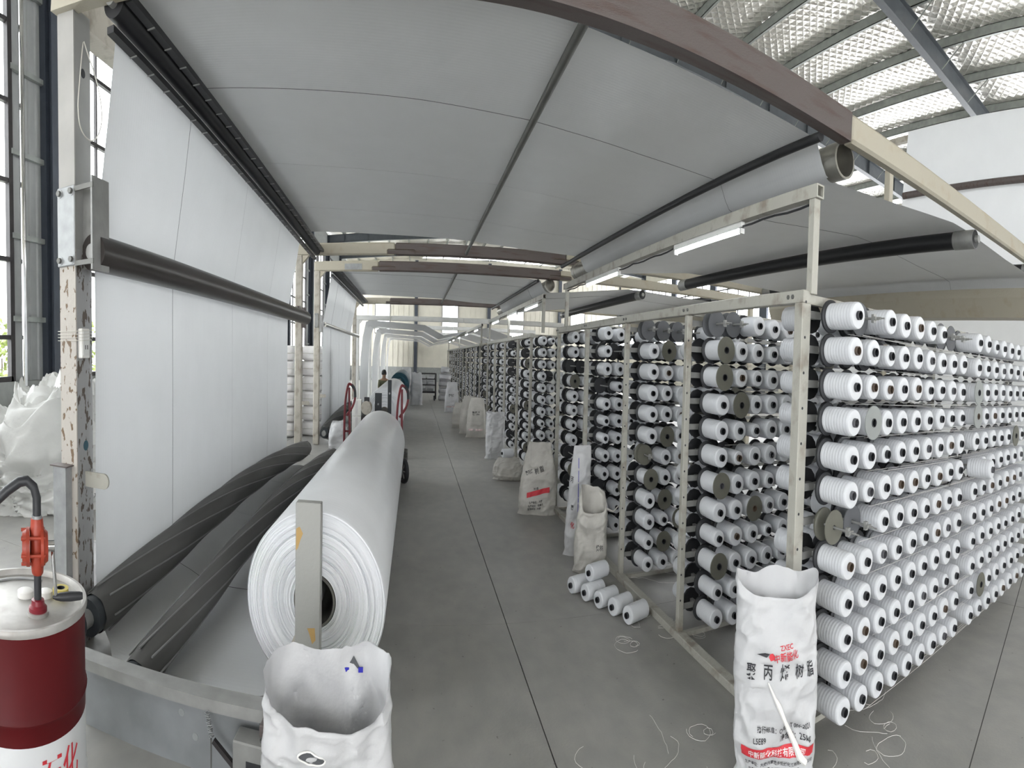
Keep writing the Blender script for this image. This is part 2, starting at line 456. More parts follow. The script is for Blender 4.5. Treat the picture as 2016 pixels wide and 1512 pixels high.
# --- roof
def deckf(u, v):
    x = HX0-.3+(HX1-HX0+.6)*u; y = HY0-1+(HY1-HY0+1.3)*v
    return (x, y, rz_(x)+.45+.26)
ce = struct(MB().grid(deckf, 24, 2).build('ceiling', 'panel_grey'))
m = MB()
px = []
x = 6.9
while x > HX0: x -= 1.5
x += 1.5
while x < HX1: px.append(x); x += 1.5
for x in px:
    z = rz_(x)+.45
    MB().box(x-.035, x+.035, HY0-1, HY1, z, z+.012).box(x-.035, x-.023, HY0-1, HY1, z, z+.2).box(x-.035, x+.035, HY0-1, HY1, z+.19, z+.2).build('purlin', 'purlin', ce)
    MB().tube([(x+.045, HY0-1+(HY1-HY0)*i/160, z+.17+.012*sin(i*1.9)+.01*sin(i*.7)) for i in range(161)], .012, 5).build('net_edge', 'wire', ce)
for a, b in zip([HX0]+px, px+[HX1]):
    def foilf(u, v, a=a, b=b):
        x = a+(b-a)*u; y = HY0-1+(HY1-HY0+1)*v
        return (x, y, rz_(x)+.45+.21-.05*sin(pi*u)+.035*noise.noise(Vector((x*1.3, y*.9, 3))))
    MB().grid(foilf, 6, 120).build('foil_panel', 'foil', ce, True)
for c in COLS:
    z0 = lambda x: rz_(x)
    m = MB()
    for xa, xb in ((HX0, RIDGE), (RIDGE, HX1)):
        za, zb = rz_(xa), rz_(xb)
        m.obox((xa, c, za+.01), (xb, c, zb+.01), .2, .02).obox((xa, c, za+.44), (xb, c, zb+.44), .2, .02).obox((xa, c, za+.225), (xb, c, zb+.225), .012, .42)
    r = m.build('rafter', 'rafter', ce)
    k = HX0+1.2
    while k < HX1 and abs(c-7.1) > .1:
        MB().box(k-.006, k+.006, c-.095, c+.095, rz_(k)+.02, rz_(k)+.43).build('stiffener', 'rafter', r)
        k += 1.7
    for x in px:            # fly braces from purlin to rafter bottom flange
        if 2 < x < 16 and c < 20:
            MB().tube([(x, c-.75, rz_(x)+.47), (x, c-.09, rz_(x)+.04)], .014, 5).build('fly_brace', 'purlin', r)

# --- outside the left windows
og = struct(MB().box(-60, HX0-.25, -20, 90, -.3, -.1).build('ground_outside', 'outside_ground'))
bd = thing('apartment_building', 'pale multi-storey building seen through the left windows', 'building', (-34, 38, -.1))
MB().box(-5, 5, -9, 9, 0, 13).build('wall', 'outside_wall', bd)
MB().box(-5.2, 5.2, -9.2, 9.2, 13, 13.5).build('roof', 'outside_wall', bd)
for k in range(5):
    for f in range(4):
        MB().box(5, 5.06, -7.6+3.4*k, -6.1+3.4*k, 1.2+3.1*f, 2.8+3.1*f).build('window', 'glass_dark', bd)
def bush(loc, r, h, label, seed):
    rr = random.Random(seed); b = thing('shrub', label, 'shrub', loc, group='shrubs outside the left windows')
    m = MB()
    for i in range(420):
        a = rr.uniform(0, 2*pi); t = rr.random(); q = sqrt(rr.random())*r*(1-.5*t)
        p = Vector((q*cos(a), q*sin(a), .15+t*h)); d = Vector((rr.gauss(0, 1), rr.gauss(0, 1), rr.gauss(.3, .6))).normalized()*.16
        e = d.cross(Vector((rr.gauss(0, 1), rr.gauss(0, 1), 1))).normalized()*.06
        m.add([p-e*.2, p+d*.5-e, p+d, p+d*.5+e], [(0, 1, 2, 3)])
    m.build('foliage', 'leaf', b)
    MB().cyl((0, 0, 0), (0, 0, h*.7), .06, 8, .02).build('stem', 'core_brown', b)
bush((-10.2, 9.2, -.1), .95, 2.1, 'yellow-green shrub outside, behind the heap of white cloth', 1)
bush((-11.6, 10.9, -.1), 1.1, 2.5, 'yellow-green shrub outside, left of the window column', 2)
bush((-12.5, 16.6, -.1), 1.2, 2.6, 'yellow-green shrub outside, just right of the socket post', 3)

# ================================================================== looms: frames, rollers, cloth
PXL, PXR = -2.47, -2.32        # left posts of the frames
def frame(y, label, brown, z0=3.265, hgt=.19, painted='cream_paint', dep=.12, near=False, right=9.55, midmat='rust_brown'):
    f = thing('portal_frame', label, 'frame', (0, y, 0), group='portal frames over the aisle')
    pm = 'post_grey' if near else 'cream_dull'
    if painted == 'white_wall': pm = 'white_wall'
    if near:
        # folded channel post: pale outer face, grey inner face
        for za, zb, ma, mb_ in ((0, 2.3, 'post_white', 'post_grey'), (2.3, z0+.37, 'post_plain', 'post_plain_grey')):
            MB().box(PXL, PXL+.012, .0125, .2, za, zb).box(PXL, PXR, 0, .012, za, zb).build('post_face', ma, f)
            MB().box(PXR-.014, PXR, .0125, .2, za, zb).box(PXL+.0125, PXR-.0145, .186, .2, za, zb).build('post', mb_, f)
    else:
        MB().box(PXL, PXR, -dep/2, dep/2, 0, z0+.02, bev=.02).build('post', pm, f)
    y0, y1 = -dep/2, dep/2
    a, b = brown
    if near: MB().obox((PXL, 0, z0+.37+hgt/2), (a-.002, 0, z0+hgt/2+.045), dep, hgt).build('beam', painted, f)
    else: MB().box(PXL, a-.002, y0, y1, z0, z0+hgt, bev=.022).build('beam', painted, f)
    if near: MB().obox((a+.002, 0, z0+hgt/2+.045), (b-.002, 0, z0+hgt/2-.015), dep, hgt).build('beam', midmat, f)
    else: MB().box(a+.002, b-.002, y0, y1, z0, z0+hgt, bev=.022).build('beam', midmat, f)
    MB().box(b+.002, right, y0, y1, z0-(.015 if near else 0), z0+hgt-(.015 if near else 0), bev=.022).build('beam', painted, f)
    if midmat == 'rust_brown' and not near:
        for x in (a+.12, b+.0):
            MB().box(x-.27, x+.27, y0-.006, y0, z0+.012, z0+.075, bev=.003).build('patch_plate', 'rust_brown', f)
            p = [(x-.28, z0+.005), (x-.28, z0+.07), (x-.255, z0+.085), (x+.255, z0+.085), (x+.28, z0+.07), (x+.28, z0+.005)]
            MB().tube([(u, y0-.004, w) for u, w in p], .006, 6).build('weld_bead', 'core_brown', f)
    MB().box(right-.16, right, y0, y1, 0, z0, bev=.02).build('post', painted, f)
    # gusset where the post meets the beam
    if not near: MB().add([(PXR, -dep/2+.01, z0-.12), (PXR+.13, -dep/2+.01, z0), (PXR, -dep/2+.01, z0), (PXR, dep/2-.01, z0-.12), (PXR+.13, dep/2-.01, z0), (PXR, dep/2-.01, z0)],
             [(0, 1, 2), (3, 5, 4), (0, 3, 4, 1)]).build('gusset', painted, f)
    return f
def clamp(f, z=2.28, big=1.0, matn='galv', yface=-.075, bearing=True):
    # clamp plates bolted on both sides of the post, with the roller bearing between them
    w = .165*big; h = .45*big; cx = (PXL+PXR)/2-.0
    c = MB().box(cx-w/2, cx+w/2, yface-.014, yface, z-h/2+.15, z+h/2+.15, bev=.006).build('clamp_plate', matn, f)
    for dx in (-.055, .055):
        for dz in (-.19, .19):
            x, zz = cx+dx*big, z+.15+dz*big
            MB().cyl((x, yface-.017, zz), (x, yface-.014, zz), .026*big, 16).build('washer', 'galv', c)
            MB().cyl((x, yface-.04, zz), (x, yface-.0145, zz), .017*big, 6).build('bolt', 'bolt', c)
    return c
def roller(name, p, q, r, matn, label, cat='roller', group=None, sleeve=None, hollow=0., n=28, axle=.0, axm='steel_grey'):
    t = thing(name, label, cat, p, group=group)
    L_ = q[1]-p[1]; dx = (q[0]-p[0]); dz = q[2]-p[2]
    m = MB()
    prof = [(r, 0), (r, L_)]
    def ring(rr): return rr
    if hollow:
        m.lathe([(hollow, .25), (hollow, 0), (r, 0), (r, L_), (hollow, L_), (hollow, L_-.25), (0, L_-.25)], n, axis='y').lathe([(0, .25), (hollow, .25)], n, axis='y')
    else:
        m.lathe([(0, 0), (r, 0), (r, L_), (0, L_)], n, axis='y')
    m.v = [(x+dx*(-y/L_), -y, z+dz*(-y/L_)) for x, y, z in m.v]      # lathe runs to -y: flip to +y, follow the slope
    m.f = [f[::-1] for f in m.f]
    m.build('barrel', matn, t, True)
    if sleeve:
        for y in (0.002, L_-sleeve[0]-.002):
            ri = r*.985 if hollow else r*.6
            k = MB().lathe([(ri, 0), (r+.006, 0), (r+.006, sleeve[0]), (ri, sleeve[0])], n, axis='y')
            k.v = [(x+dx*y/L_, -yy+y, z+dz*y/L_) for x, yy, z in k.v]; k.f = [f[::-1] for f in k.f]
            k.build('end_sleeve', sleeve[1], t, True)
    if axle:
        for s_, y in ((-1, 0), (1, L_)):
            MB().cyl((dx*y/L_, y, dz*y/L_), (dx*y/L_, y+s_*axle, dz*y/L_), r*.42, 16).build('axle', axm, t, True)
    return t

# path of the cloth seen from the end: loom at the right -> over the aisle -> down the left -> wound on the roll
CLOTH = [(8.49, 3.10), (8.42, 3.21), (8.2, 3.225), (7.2, 3.225), (6.2, 3.25), (5.86, 3.262), (5.5, 3.255), (3.95, 3.09), (3.40, 3.046), (3.3, 3.043), (3.22, 3.065), (3.165, 3.13), (3.09, 3.262), (2.98, 3.275),
         (2.1, 3.295), (1.36, 3.335), (1.0, 3.362), (.4, 3.378), (-.6, 3.40), (-1.7, 3.425)] + [(-2.02+.088*cos(a), 3.34+.088*sin(a)) for a in (pi/2, pi*.62, pi*.75, pi*.87, pi)] + \
        [(-2.20, 2.90), (-2.325, 2.36), (-2.336, 2.28), (-2.338, 1.6), (-2.34, .9), (-2.342, .26)] + [(-2.2+.142*cos(a), .235+.142*sin(a)) for a in (pi*1.12, pi*1.25, pi*1.4)] + \
        [(-1.95, .075), (-1.62, .06), (-1.2, .072), (-.7, .098), (-.42, .135)]
def resample(path, step):
    out = [path[0]]
    for (a, b), (c, d) in zip(path, path[1:]):
        n = max(1, int(hypot(c-a, d-b)/step))
        out += [(a+(c-a)*i/n, b+(d-b)*i/n) for i in range(1, n+1)]
    return out
def cloth(y0, y1, path, label, dz=0., threads=(), name='woven_cloth', seed=0, skew=.10, lift=0., near_out=0.):
    P = resample(path, .12); n = len(P)-1; L_ = y1-y0
    def fn(u, v):
        x, z = P[round(u*n)]; y = y0+L_*v
        w = .006*noise.noise(Vector((x*.8, y*.6, z*.8+seed)))
        sk = -skew*(v-.45) if x < -2.0 else (.0)
        flat = 1. if -1.8 < x < 2.8 else .4
        q = min(1, max(0, (1.-x)/3.))**1.8; lift_ = lift*q*(1-.85*v)*min(1, max(0, (z-2.3)/1.0))
        if z < .5 and x > -2.3: y -= near_out*(1-v)**3*min(1, (x+2.3)/.5)*min(1, max(.25, (-.5-x)/.7))
        return (x+(w if x < -2.1 else 0)+sk*min(1, max(0, (-1.9-x)*5)), y, z+dz+w*flat+lift_)
    o = MB().grid(fn, n, 26).build(name, 'fabric', None, 60)
    tag(o, label, 'cloth', 'woven cloth webs')
    for k, (t, off) in enumerate(threads):
        v = (t-y0)/L_; pts = []
        for i in range(0, n+1):
            x, y, z = fn(i/n, v)
            a = P[max(0, i-1)]; b = P[min(n, i+1)]; d = hypot(b[0]-a[0], b[1]-a[1]) or 1
            nx, nz = -(b[1]-a[1])/d, (b[0]-a[0])/d       # aisle side of the sheet
            if k and x > 3.05: continue
            pts.append((x+nx*.004, y+off*max(0, x)/8.0, z+nz*.004))
        MB().tube(pts, .0018 if k == 0 else .0009, 4).build('marker_thread', 'core_grey' if k == 0 else 'thread_pale', o)
    return o
def bow_roller(y0, y1, x, z0, bow, r, label, rmat='bow'):
    t = thing('bow_roller', label, 'roller', (x, y0, z0), group='bowed spreader rollers')
    L_ = y1-y0
    path = lambda s: (0, L_*s, bow*sin(pi*s))
    def fn(u, v):
        c = path(v); a = 2*pi*u
        e = min(1, v*30, (1-v)*30)
        rr = r*(.86+.14*e)*(1+.022*cos(7*(a+5.2*v)))
        return (c[0]+rr*cos(a), c[1], c[2]+rr*sin(a))
    MB().grid(fn, 56, 110, True).build('barrel', rmat, t, 60)
    for k in range(7):
        pts = []
        for i in range(121):
            v = .012+.976*i/120; c = path(v); a = 2*pi*k/7-5.2*v
            pts.append((c[0]+(r*1.022)*cos(a), c[1], c[2]+(r*1.022)*sin(a)))
        MB().tube(pts, .0062, 6).build('spiral_rib', 'rib', t, True)
    for y, s_ in ((0, -1), (L_, 1)):
        MB().cyl((0, y-s_*.03, 0), (0, y+s_*.07, 0), r*.82, 24).build('end_collar', 'dark_box', t, True)
        MB().cyl((0, y+s_*.07, 0), (0, y+s_*.16, 0), r*.4, 16).build('axle', 'steel_grey', t, True)
    return t
def cloth_roll(y0, y1, c, r, label, core=.128, endm='wound'):
    t = thing('cloth_roll', label, 'cloth roll', (c[0], y0, c[1]), group='take-up rolls of woven cloth')
    L_ = y1-y0; rr = random.Random(5)
    prof = [(core+.004, .02)]
    n = 44
    for i in range(n):
        q = core+.004+(r-core-.004)*(i+.5)/n
        prof += [(q-.0028, rr.uniform(0, .007)), (q+.0028, rr.uniform(-.004, .012))]
    prof += [(r-.004, .0), (r, .008), (r+.002, L_*.5), (r, L_-.008), (r-.006, L_), (core, L_-.01)]
    m = MB().lathe(prof, 80, axis='y'); m.v = [(x, -y, z) for x, y, z in m.v]; m.f = [f[::-1] for f in m.f]
    m.build('wound_cloth', endm, t, 30)
    m = MB().lathe([(core-.012, .5), (core-.012, .0), (core, 0), (core, L_+.3), (core-.012, L_+.3), (core-.012, L_), (0, L_)], 40, axis='y'); m.v = [(x, -y, z) for x, y, z in m.v]; m.f = [f[::-1] for f in m.f]
    m.lathe([(0, -.6), (core-.012, -.6)], 40, axis='y')
    m.build('core_tube', ['roller_steel'], t, 30)
    return t

Y0, Y1, Y2, Y3 = 2.93, 10.25, 12.2, 19.8
f0 = frame(Y0, 'nearest portal frame, chipped grey post with a beam crossing the upper right', (-.1, 3.25), near=True)
f1 = frame(Y1, 'second portal frame, brown-centred beam just beyond the first cloth', (-.43, 3.1))
f2 = frame(Y2, 'third portal frame, beam with pale cut-out patch at its left end', (-.9, 3.55))
f3 = frame(Y3, 'fourth portal frame, dark brown beam above the far bright windows', (-1.0, 3.6))
MB().box(-1.72, -1.30, -.068, -.062, 3.29, 3.40, bev=.003).build('cutout_patch', 'galv', f2)
c0 = clamp(f0, 2.28, yface=-.001)
for z in (2.24, 2.62): MB().cyl((PXL-.01, .21, z), (PXR+.15, .21, z), .012, 8).build('clamp_rod', 'bolt', f0)
MB().box(PXR, PXR+.15, .10, .112, 2.19, 2.66).box(PXR+.15, PXR+.165, -.01, .2, 2.17, 2.68).build('bearing_bracket', 'steel_grey', f0)
for z in (2.215, 2.63): MB().box(PXR, PXR+.17, -.012, -.001, z-.014, z+.014).build('clamp_strap', 'bolt', f0)
MB().box(PXL-.02, PXR-.05, -.075, -.002, 0, 1.06).build('galvanised_channel', 'galv', f0)
MB().box(PXL-.04, PXR-.03, -.09, 0, 1.06, 1.068).build('channel_cap', 'rust_brown', f0)
m = MB().box(PXR, PXR+.17, .10, .112, .93, 1.02); m.cyl((PXR+.17, .0985, .975), (PXR+.17, .1135, .975), .045, 20)
m.build('hook_lug', 'rack_paint', f0)
for z, rr in ((3.30, .026), (1.17, .03)):
    MB().cyl((PXR, .11, z), (PXR+.002, .11, z), rr, 20).build('bolt_hole', 'teal' if z < 2 else 'core_black', f0)
for f, y, s in ((f1, Y1, .55), (f2, Y2, .6)):
    clamp(f, 2.2, s, 'rust_brown' if f is f1 else 'steel_grey', yface=-.062)
    MB().box(PXR-.0, PXR+.06, -.09, .09, 2.13, 2.45).build('bearing_block', 'rust_brown' if f is f1 else 'steel_grey', f)
    m = MB().box(PXR, PXR+.14, -.03, -.02, .90, .96); m.cyl((PXR+.14, -.0315, .93), (PXR+.14, -.0185, .93), .03, 16); m.build('hook_lug', 'cream_dull', f)
# rail along the left of the first bay
tie = thing('tie_beam', 'grey box beam along the left side joining the first frames', 'beam', (-2.5, Y0+.2, 3.66))
MB().box(-.10, .06, 0, Y1-Y0-.3, 0, .24, bev=.01).build('box_section', 'cream_dull', tie)
MB().box(-.11, .07, -.02, 0, -.25, .25).build('end_plate', 'cream_dull', tie)

for k, (ya, yb, lab) in enumerate(((Y0, Y1, 'nearer'), (Y2, Y3, 'farther'))):
    o = ya-Y0
    word = 'first' if k == 0 else 'second'
    # left roller between clamps
    roller('guide_roller', (-2.225, ya+.09, 2.28), (-2.225, yb-.09, 2.28), .105 if k == 0 else .05, 'roller_brown' if k == 0 else 'chrome',
           'thick dark guide roller between the left posts of the nearest cloth' if k == 0 else 'thin chrome guide roller on the second loom along the left', group='guide rollers', axle=.03)
    # turning roller at the top left, with its two slotted rails
    t = roller('turning_roller', (-2.02, ya+.08, 3.34+(.25 if k == 0 else 0)), (-2.02, yb-.08, 3.34), .082, 'rubber', 'black turning roller at the top left corner of the %s cloth' % word, group='turning rollers', axle=.05)
    for dx, dz in ((.125, -.015), (-.03, -.135)):
        drop = -.25 if k == 0 else 0
        MB().obox((dx, 0, dz), (dx, yb-ya-.16, dz+drop), .056, .04).build('slotted_rail', 'rubber', t)
        for i in range(26):
            y = .3+i*(yb-ya-.7)/25; z = dz+drop*y/(yb-ya-.16)
            MB().box(dx-.03, dx+.03, y, y+.012, z-.026, z-.0205).build('rail_notch', 'steel_grey', t)
    roller('centre_pipe', (1.0, ya+.06, 3.325), (1.0, yb-.06, 3.325), .03, 'pipe_grey', 'grey pipe under the middle of the %s cloth' % word, 'pipe', 'support pipes under the cloth')
    roller('spreader_rod', (3.0, ya+.06, 3.236), (3.0, yb-.06, 3.236), .033, 'rubber', 'thin dark rod pressing under the %s cloth near the hollow roller' % word, 'rod', 'spreader rods')
    roller('hollow_roller', (3.31, ya+.06, 3.17), (3.31, yb-.1, 3.17), .122, 'roller_steel', 'large hollow steel roller with open end under the %s beam joint' % word, group='hollow rollers', hollow=.112, sleeve=(.16, 'roller_steel'))
    roller('press_roller', (5.86, ya+.06, 3.165), (5.86, yb-.06, 3.165), .09, 'rubber', 'long black roller with grey sleeves under the %s cloth at right' % word, group='press rollers', sleeve=(.3, 'steel_grey'), axle=.05)
    roller('edge_roller', (8.35, ya+.06, 3.315), (8.35, yb-.06, 3.315), .085, 'rubber', 'dark roller lying on the right edge of the %s cloth by the box beam' % word, group='edge rollers', sleeve=(.3, 'steel_grey'))
    cloth(ya+.20, yb-.95 if k == 0 else yb-1.2, CLOTH, 'white woven cloth spanning overhead and down the left side, %s' % ('nearest the camera' if k == 0 else 'of the second loom behind'),
          threads=((4.45+o, .35), (6.2+o, .2), (7.9+o, .2)), seed=k*9, lift=.25 if k == 0 else 0, near_out=.42)
    bx = thing('box_beam', 'cream box beam at the right edge of the %s cloth' % word, 'beam', (8.9, ya+.08, 2.98), group='cream box beams')
    pr = [(-.4, .24), (-.4, -.01), (-.28, -.28), (.1, -.28), (.1, .24)]; L_ = yb-ya-.16
    MB().add([(a, y, c) for y in (0, L_) for a, c in pr], [(0, 1, 2, 3, 4), (9, 8, 7, 6, 5)]+[(i, i+5, (i+1) % 5+5, (i+1) % 5) for i in range(5)]).build('box_section', 'cream_paint', bx)
    bow_roller(ya-.0, yb-.25, -2.175, .235, .14, .13, 'dark bowed roller with spiral ribs, left of the pair' + (' beside the near cloth roll' if k == 0 else ' on the second loom'))
    bow_roller(ya-.36, yb-.3, -1.6, .17, .15, .105, 'dark bowed roller with spiral ribs, right of the pair' + (' beside the near cloth roll' if k == 0 else ' on the second loom'))
    if k == 0: cloth_roll(3.0, 8.75, (-.59, .535), .438, 'large white roll of woven cloth beside the aisle in the foreground')
    else: cloth_roll(12.6, 18.4, (-.74, .60), .49, 'white roll of woven cloth on the second loom behind the red handles')

# far looms: white frames and their sheets
FAR = [(-2.02+.0, 2.9)]
path3 = [(4.2, 2.45), (3.0, 2.72), (1.9, 2.55), (1.2, 2.42), (.4, 2.74), (-.8, 2.80), (-1.9, 2.86), (-2.12, 2.80), (-2.25, 2.3), (-2.33, 1.6), (-2.35, .0)]
for k, (ya, yb) in enumerate(((20.9, 26.0), (26.9, 32.6), (33.6, 39.6), (40.3, 45))):
    w = ('third', 'fourth', 'fifth', 'sixth')[k]
    frame(ya, 'white painted frame of the %s loom, far along the aisle' % w, (-1.0, 2.), 2.83, .16, 'white_wall', .12, right=6.5, midmat='white_wall')
    cloth(ya+.3, yb, path3, 'white cloth of the %s loom far along the left' % w, seed=20+k, name='woven_cloth')

# ================================================================== creel racks, spindles, bobbins
NUM = ['first', 'second', 'third', 'fourth', 'fifth', 'sixth', 'seventh', 'eighth', 'ninth', 'tenth', 'eleventh', 'twelfth', 'thirteenth', 'fourteenth', 'fifteenth', 'sixteenth', 'seventeenth']
RX = 2.105
ROWZ = [1.985-.1628*i for i in range(12)]
COLX = [2.262+.167*j for j in range(9)]+[3.875+.178*j for j in range(8)]
P1 = [2.20, 3.52, 4.73, 5.95, 7.20]
P2 = [9.0, 10.2, 11.7, 13.2, 14.5]
P3 = [16.3+1.45*k for k in range(12)]

def rack(name_label, posts, group='creel racks', right=5.22, detail=True):
    t = thing('creel_rack', name_label, 'rack', (RX, posts[0], 0), group=group)
    y0 = posts[0]
    for i, y in enumerate(posts):
        w = .036 if (i == 0 and detail) else .024
        p = MB().box(-w, w, y-y0-w, y-y0+w, 0, 2.03, bev=.004).build('post', 'rack_paint', t)
        if detail and i < 3:
            for z in ROWZ:
                MB().cyl((w, y-y0-.0, z+.02), (w+.005, y-y0, z+.02), .012, 8).build('bolt', 'bolt', p)
                MB().cyl((-.01, y-y0-w-.0015, z+.05), (-.01, y-y0-w, z+.05), .007, 8).build('bolt_hole', 'core_black', p)
        for x in ((1.5, right-RX) if i == 0 else (1.5,)):
            MB().box(x-.02, x+.02, y-y0-.02, y-y0+.02, 0, 2.03).build('post', 'rack_paint', t)
        MB().box(0, right-RX, y-y0-.02, y-y0+.02, 2.03, 2.075).build('cross_rail', 'rack_paint', t)
        MB().box(0, right-RX, y-y0-.02, y-y0+.02, .0, .03).build('sill', 'rack_paint', t)
        if i < 4 and detail:
            for z in ROWZ:
                MB().box(0.02, right-RX, y-y0-.006, y-y0+.006, z-.018, z+.018).build('row_bar', 'steel_grey', t)
    L_ = posts[-1]-y0
    MB().box(-.03, .03, -.036, L_+.03, 2.03, 2.09, bev=.004).build('top_rail', 'rack_paint', t)
    MB().box(-.045, .03, .04, L_+.03, .0, .05, bev=.004).build('bottom_rail', 'rack_paint', t)
    if detail:
        for y in (.06, .1): MB().cyl((-.035, y, 2.06), (-.03, y, 2.06), .012, 6).build('bolt', 'bolt', t)
        for i in range(1, len(posts)):
            for d in (-.03, .03): MB().cyl((-.038, posts[i]-y0+d, 2.06), (-.03, posts[i]-y0+d, 2.06), .011, 6).build('bolt', 'bolt', t)
    return t
rk1 = rack('pale steel creel rack nearest the camera, holding rows of white bobbins', P1)
rk2 = rack('second creel rack along the aisle, beyond the lighting post', P2, right=3.0, detail=False)
rk3 = rack('farthest creel rack, running to the end of the aisle', P3, right=3.0, detail=False)

# spindle: black back disc on a bracket, with the rod that carries a bobbin (points to -y)
def spindle_mesh(matn, name, bare=False):
    m = MB()
    m.lathe([(0, -.008), (.075, -.008), (.079, 0), (.079, .010), (.074, .014), (.02, .014), (0, .014)], 26, axis='y', mi=0)
    if bare: m.lathe([(.012, .09), (.08, .09), (.082, .093), (.08, .097), (.012, .097)], 26, axis='y', mi=0)
    m.cyl((0, 0, 0), (0, -.262 if bare else -.15, 0), .0065, 8, mi=1)
    if bare:
        m.box(-.011, .011, -.215, -.195, -.02, .02, mi=1).box(-.02, .02, -.232, -.222, -.008, .008, mi=1).cyl((0, -.262, 0), (0, -.29, 0), .004, 6, mi=1)
    m.box(-.015, .015, .0, .08, -.012, .012, mi=2)
    return m.mesh(name, [matn, 'steel_grey', 'steel_grey'], 40)
SP = {k: spindle_mesh(k, 'spindle') for k in ('disc_black', 'disc_grey', 'flange_olive')}
SPE = {k: spindle_mesh(k, 'spindle', True) for k in ('disc_black', 'disc_grey', 'flange_olive')}

# bobbin: wound yarn with dark core tube, local -y is the free end
def yarn_mesh(r, L_=.226):
    rr = random.Random(int(r*9999)); prof = [(.021, .016), (r-.004, .016), (r, .02)]
    n = 12
    for i in range(1, n): prof.append((r+rr.uniform(-.0006, .0006)+.0012*sin(pi*i/n), .02+(L_-.03)*i/n))
    prof += [(r-.001, L_-.006), (r-.005, L_-.001), (r*.6, L_+.001), (.0215, L_-.001), (.0215, L_-.02)]
    return MB().lathe(prof, 30, axis='y').mesh('yarn_bobbin', 'yarn', 35)
YR = [.0625, .061, .058, .052, .044, .035]
YM = [yarn_mesh(r) for r in YR]
def core_mesh(matn):
    return MB().lathe([(.0175, .1), (.0175, .243), (.021, .243), (.021, .10)], 18, axis='y').mesh('core_tube', matn, 35)
CM = [core_mesh('core_black'), core_mesh('core_grey'), core_mesh('core_brown')]
def flange_mesh(matn): return MB().lathe([(.0212, .229), (.079, .229), (.081, .231), (.081, .236), (.079, .238), (.0212, .238)], 30, axis='y').mesh('front_flange', matn, 35)
FM = {'olive': flange_mesh('flange_olive'), 'grey': flange_mesh('disc_grey'), 'clear': flange_mesh('flange_clear')}

def bobbin(loc, size, label, group, flange=None, core=0, rz=0, tilt=None):
    o = put('yarn_bobbin', YM[size], None, loc, rz); tag(o, label, 'bobbin', group)
    if tilt: o.rotation_euler = tilt
    put('core_tube', CM[core], o)
    if flange: put('front_flange', FM[flange], o)
    return o

class Low:
    """low-poly bobbins and spindles for the parts of the racks too deep or too far to pick apart"""
    def __init__(s): s.b = MB(); s.sp = MB()
    def add(s, x, y, z, r, d, kind):
        n = 12
        # d = -1: free end towards the camera
        k0 = len(s.sp.v); s.sp.lathe([(0, -.006), (.078, -.006), (.078, .012), (0, .012)], n, axis='y', mi=0)
        if kind == 'empty': s.sp.cyl((0, 0, 0), (0, -.262, 0), .007, 5, mi=1)
        s.sp.box(-.013, .013, 0, .08, -.011, .011, mi=1)
        s.sp.v[k0:] = [(x-d*a, y-d*b, z+c) for a, b, c in s.sp.v[k0:]]
        if kind == 'empty': return
        k0 = len(s.b.v)
        s.b.lathe([(.02, .016), (r, .016), (r, .222), (r-.004, .227), (.021, .227)], n, axis='y', mi=0)
        s.b.lathe([(.021, .227), (.021, .242), (.016, .242), (.016, .15), (0, .15)], n, axis='y', mi=1)
        if kind == 'olive': s.b.lathe([(.021, .229), (.08, .229), (.08, .237), (.021, .237)], n, axis='y', mi=2)
        s.b.v[k0:] = [(x-d*a, y-d*b, z+c) for a, b, c in s.b.v[k0:]]
low1, low2 = Low(), Low()
rr = random.Random(3)
EMPTY = {(0, 0, 1): 'disc_grey', (0, 0, 7): 'disc_grey', (0, 0, 8): 'disc_grey', (0, 6, 0): 'flange_olive', (0, 6, 1): 'disc_grey',
         (1, 0, 0): 'disc_grey', (1, 0, 1): 'disc_grey', (2, 0, 0): 'disc_grey', (2, 0, 1): 'disc_grey', (2, 0, 2): 'disc_grey', (2, 6, 0): 'flange_olive'}
FLG = {(1, 1, 0): 'olive', (1, 2, 0): 'olive', (1, 3, 1): 'olive', (1, 6, 0): 'olive', (1, 7, 2): 'olive', (1, 9, 0): 'olive',
       (2, 1, 1): 'olive', (2, 5, 1): 'olive', (2, 7, 0): 'olive', (2, 8, 1): 'olive', (2, 9, 2): 'olive', (2, 10, 1): 'olive',
       (0, 10, 10): 'olive', (0, 3, 9): 'clear', (0, 3, 1): 'clear', (0, 4, 14): 'olive', (0, 2, 9): 'clear'}
SMALL = {(0, 4, 2): 4, (1, 4, 2): 4, (1, 5, 1): 4, (1, 8, 0): 3, (1, 8, 3): 4, (0, 9, 7): 4, (0, 5, 1): 3, (0, 1, 2): 3}
panelname = ['front', 'second', 'third']
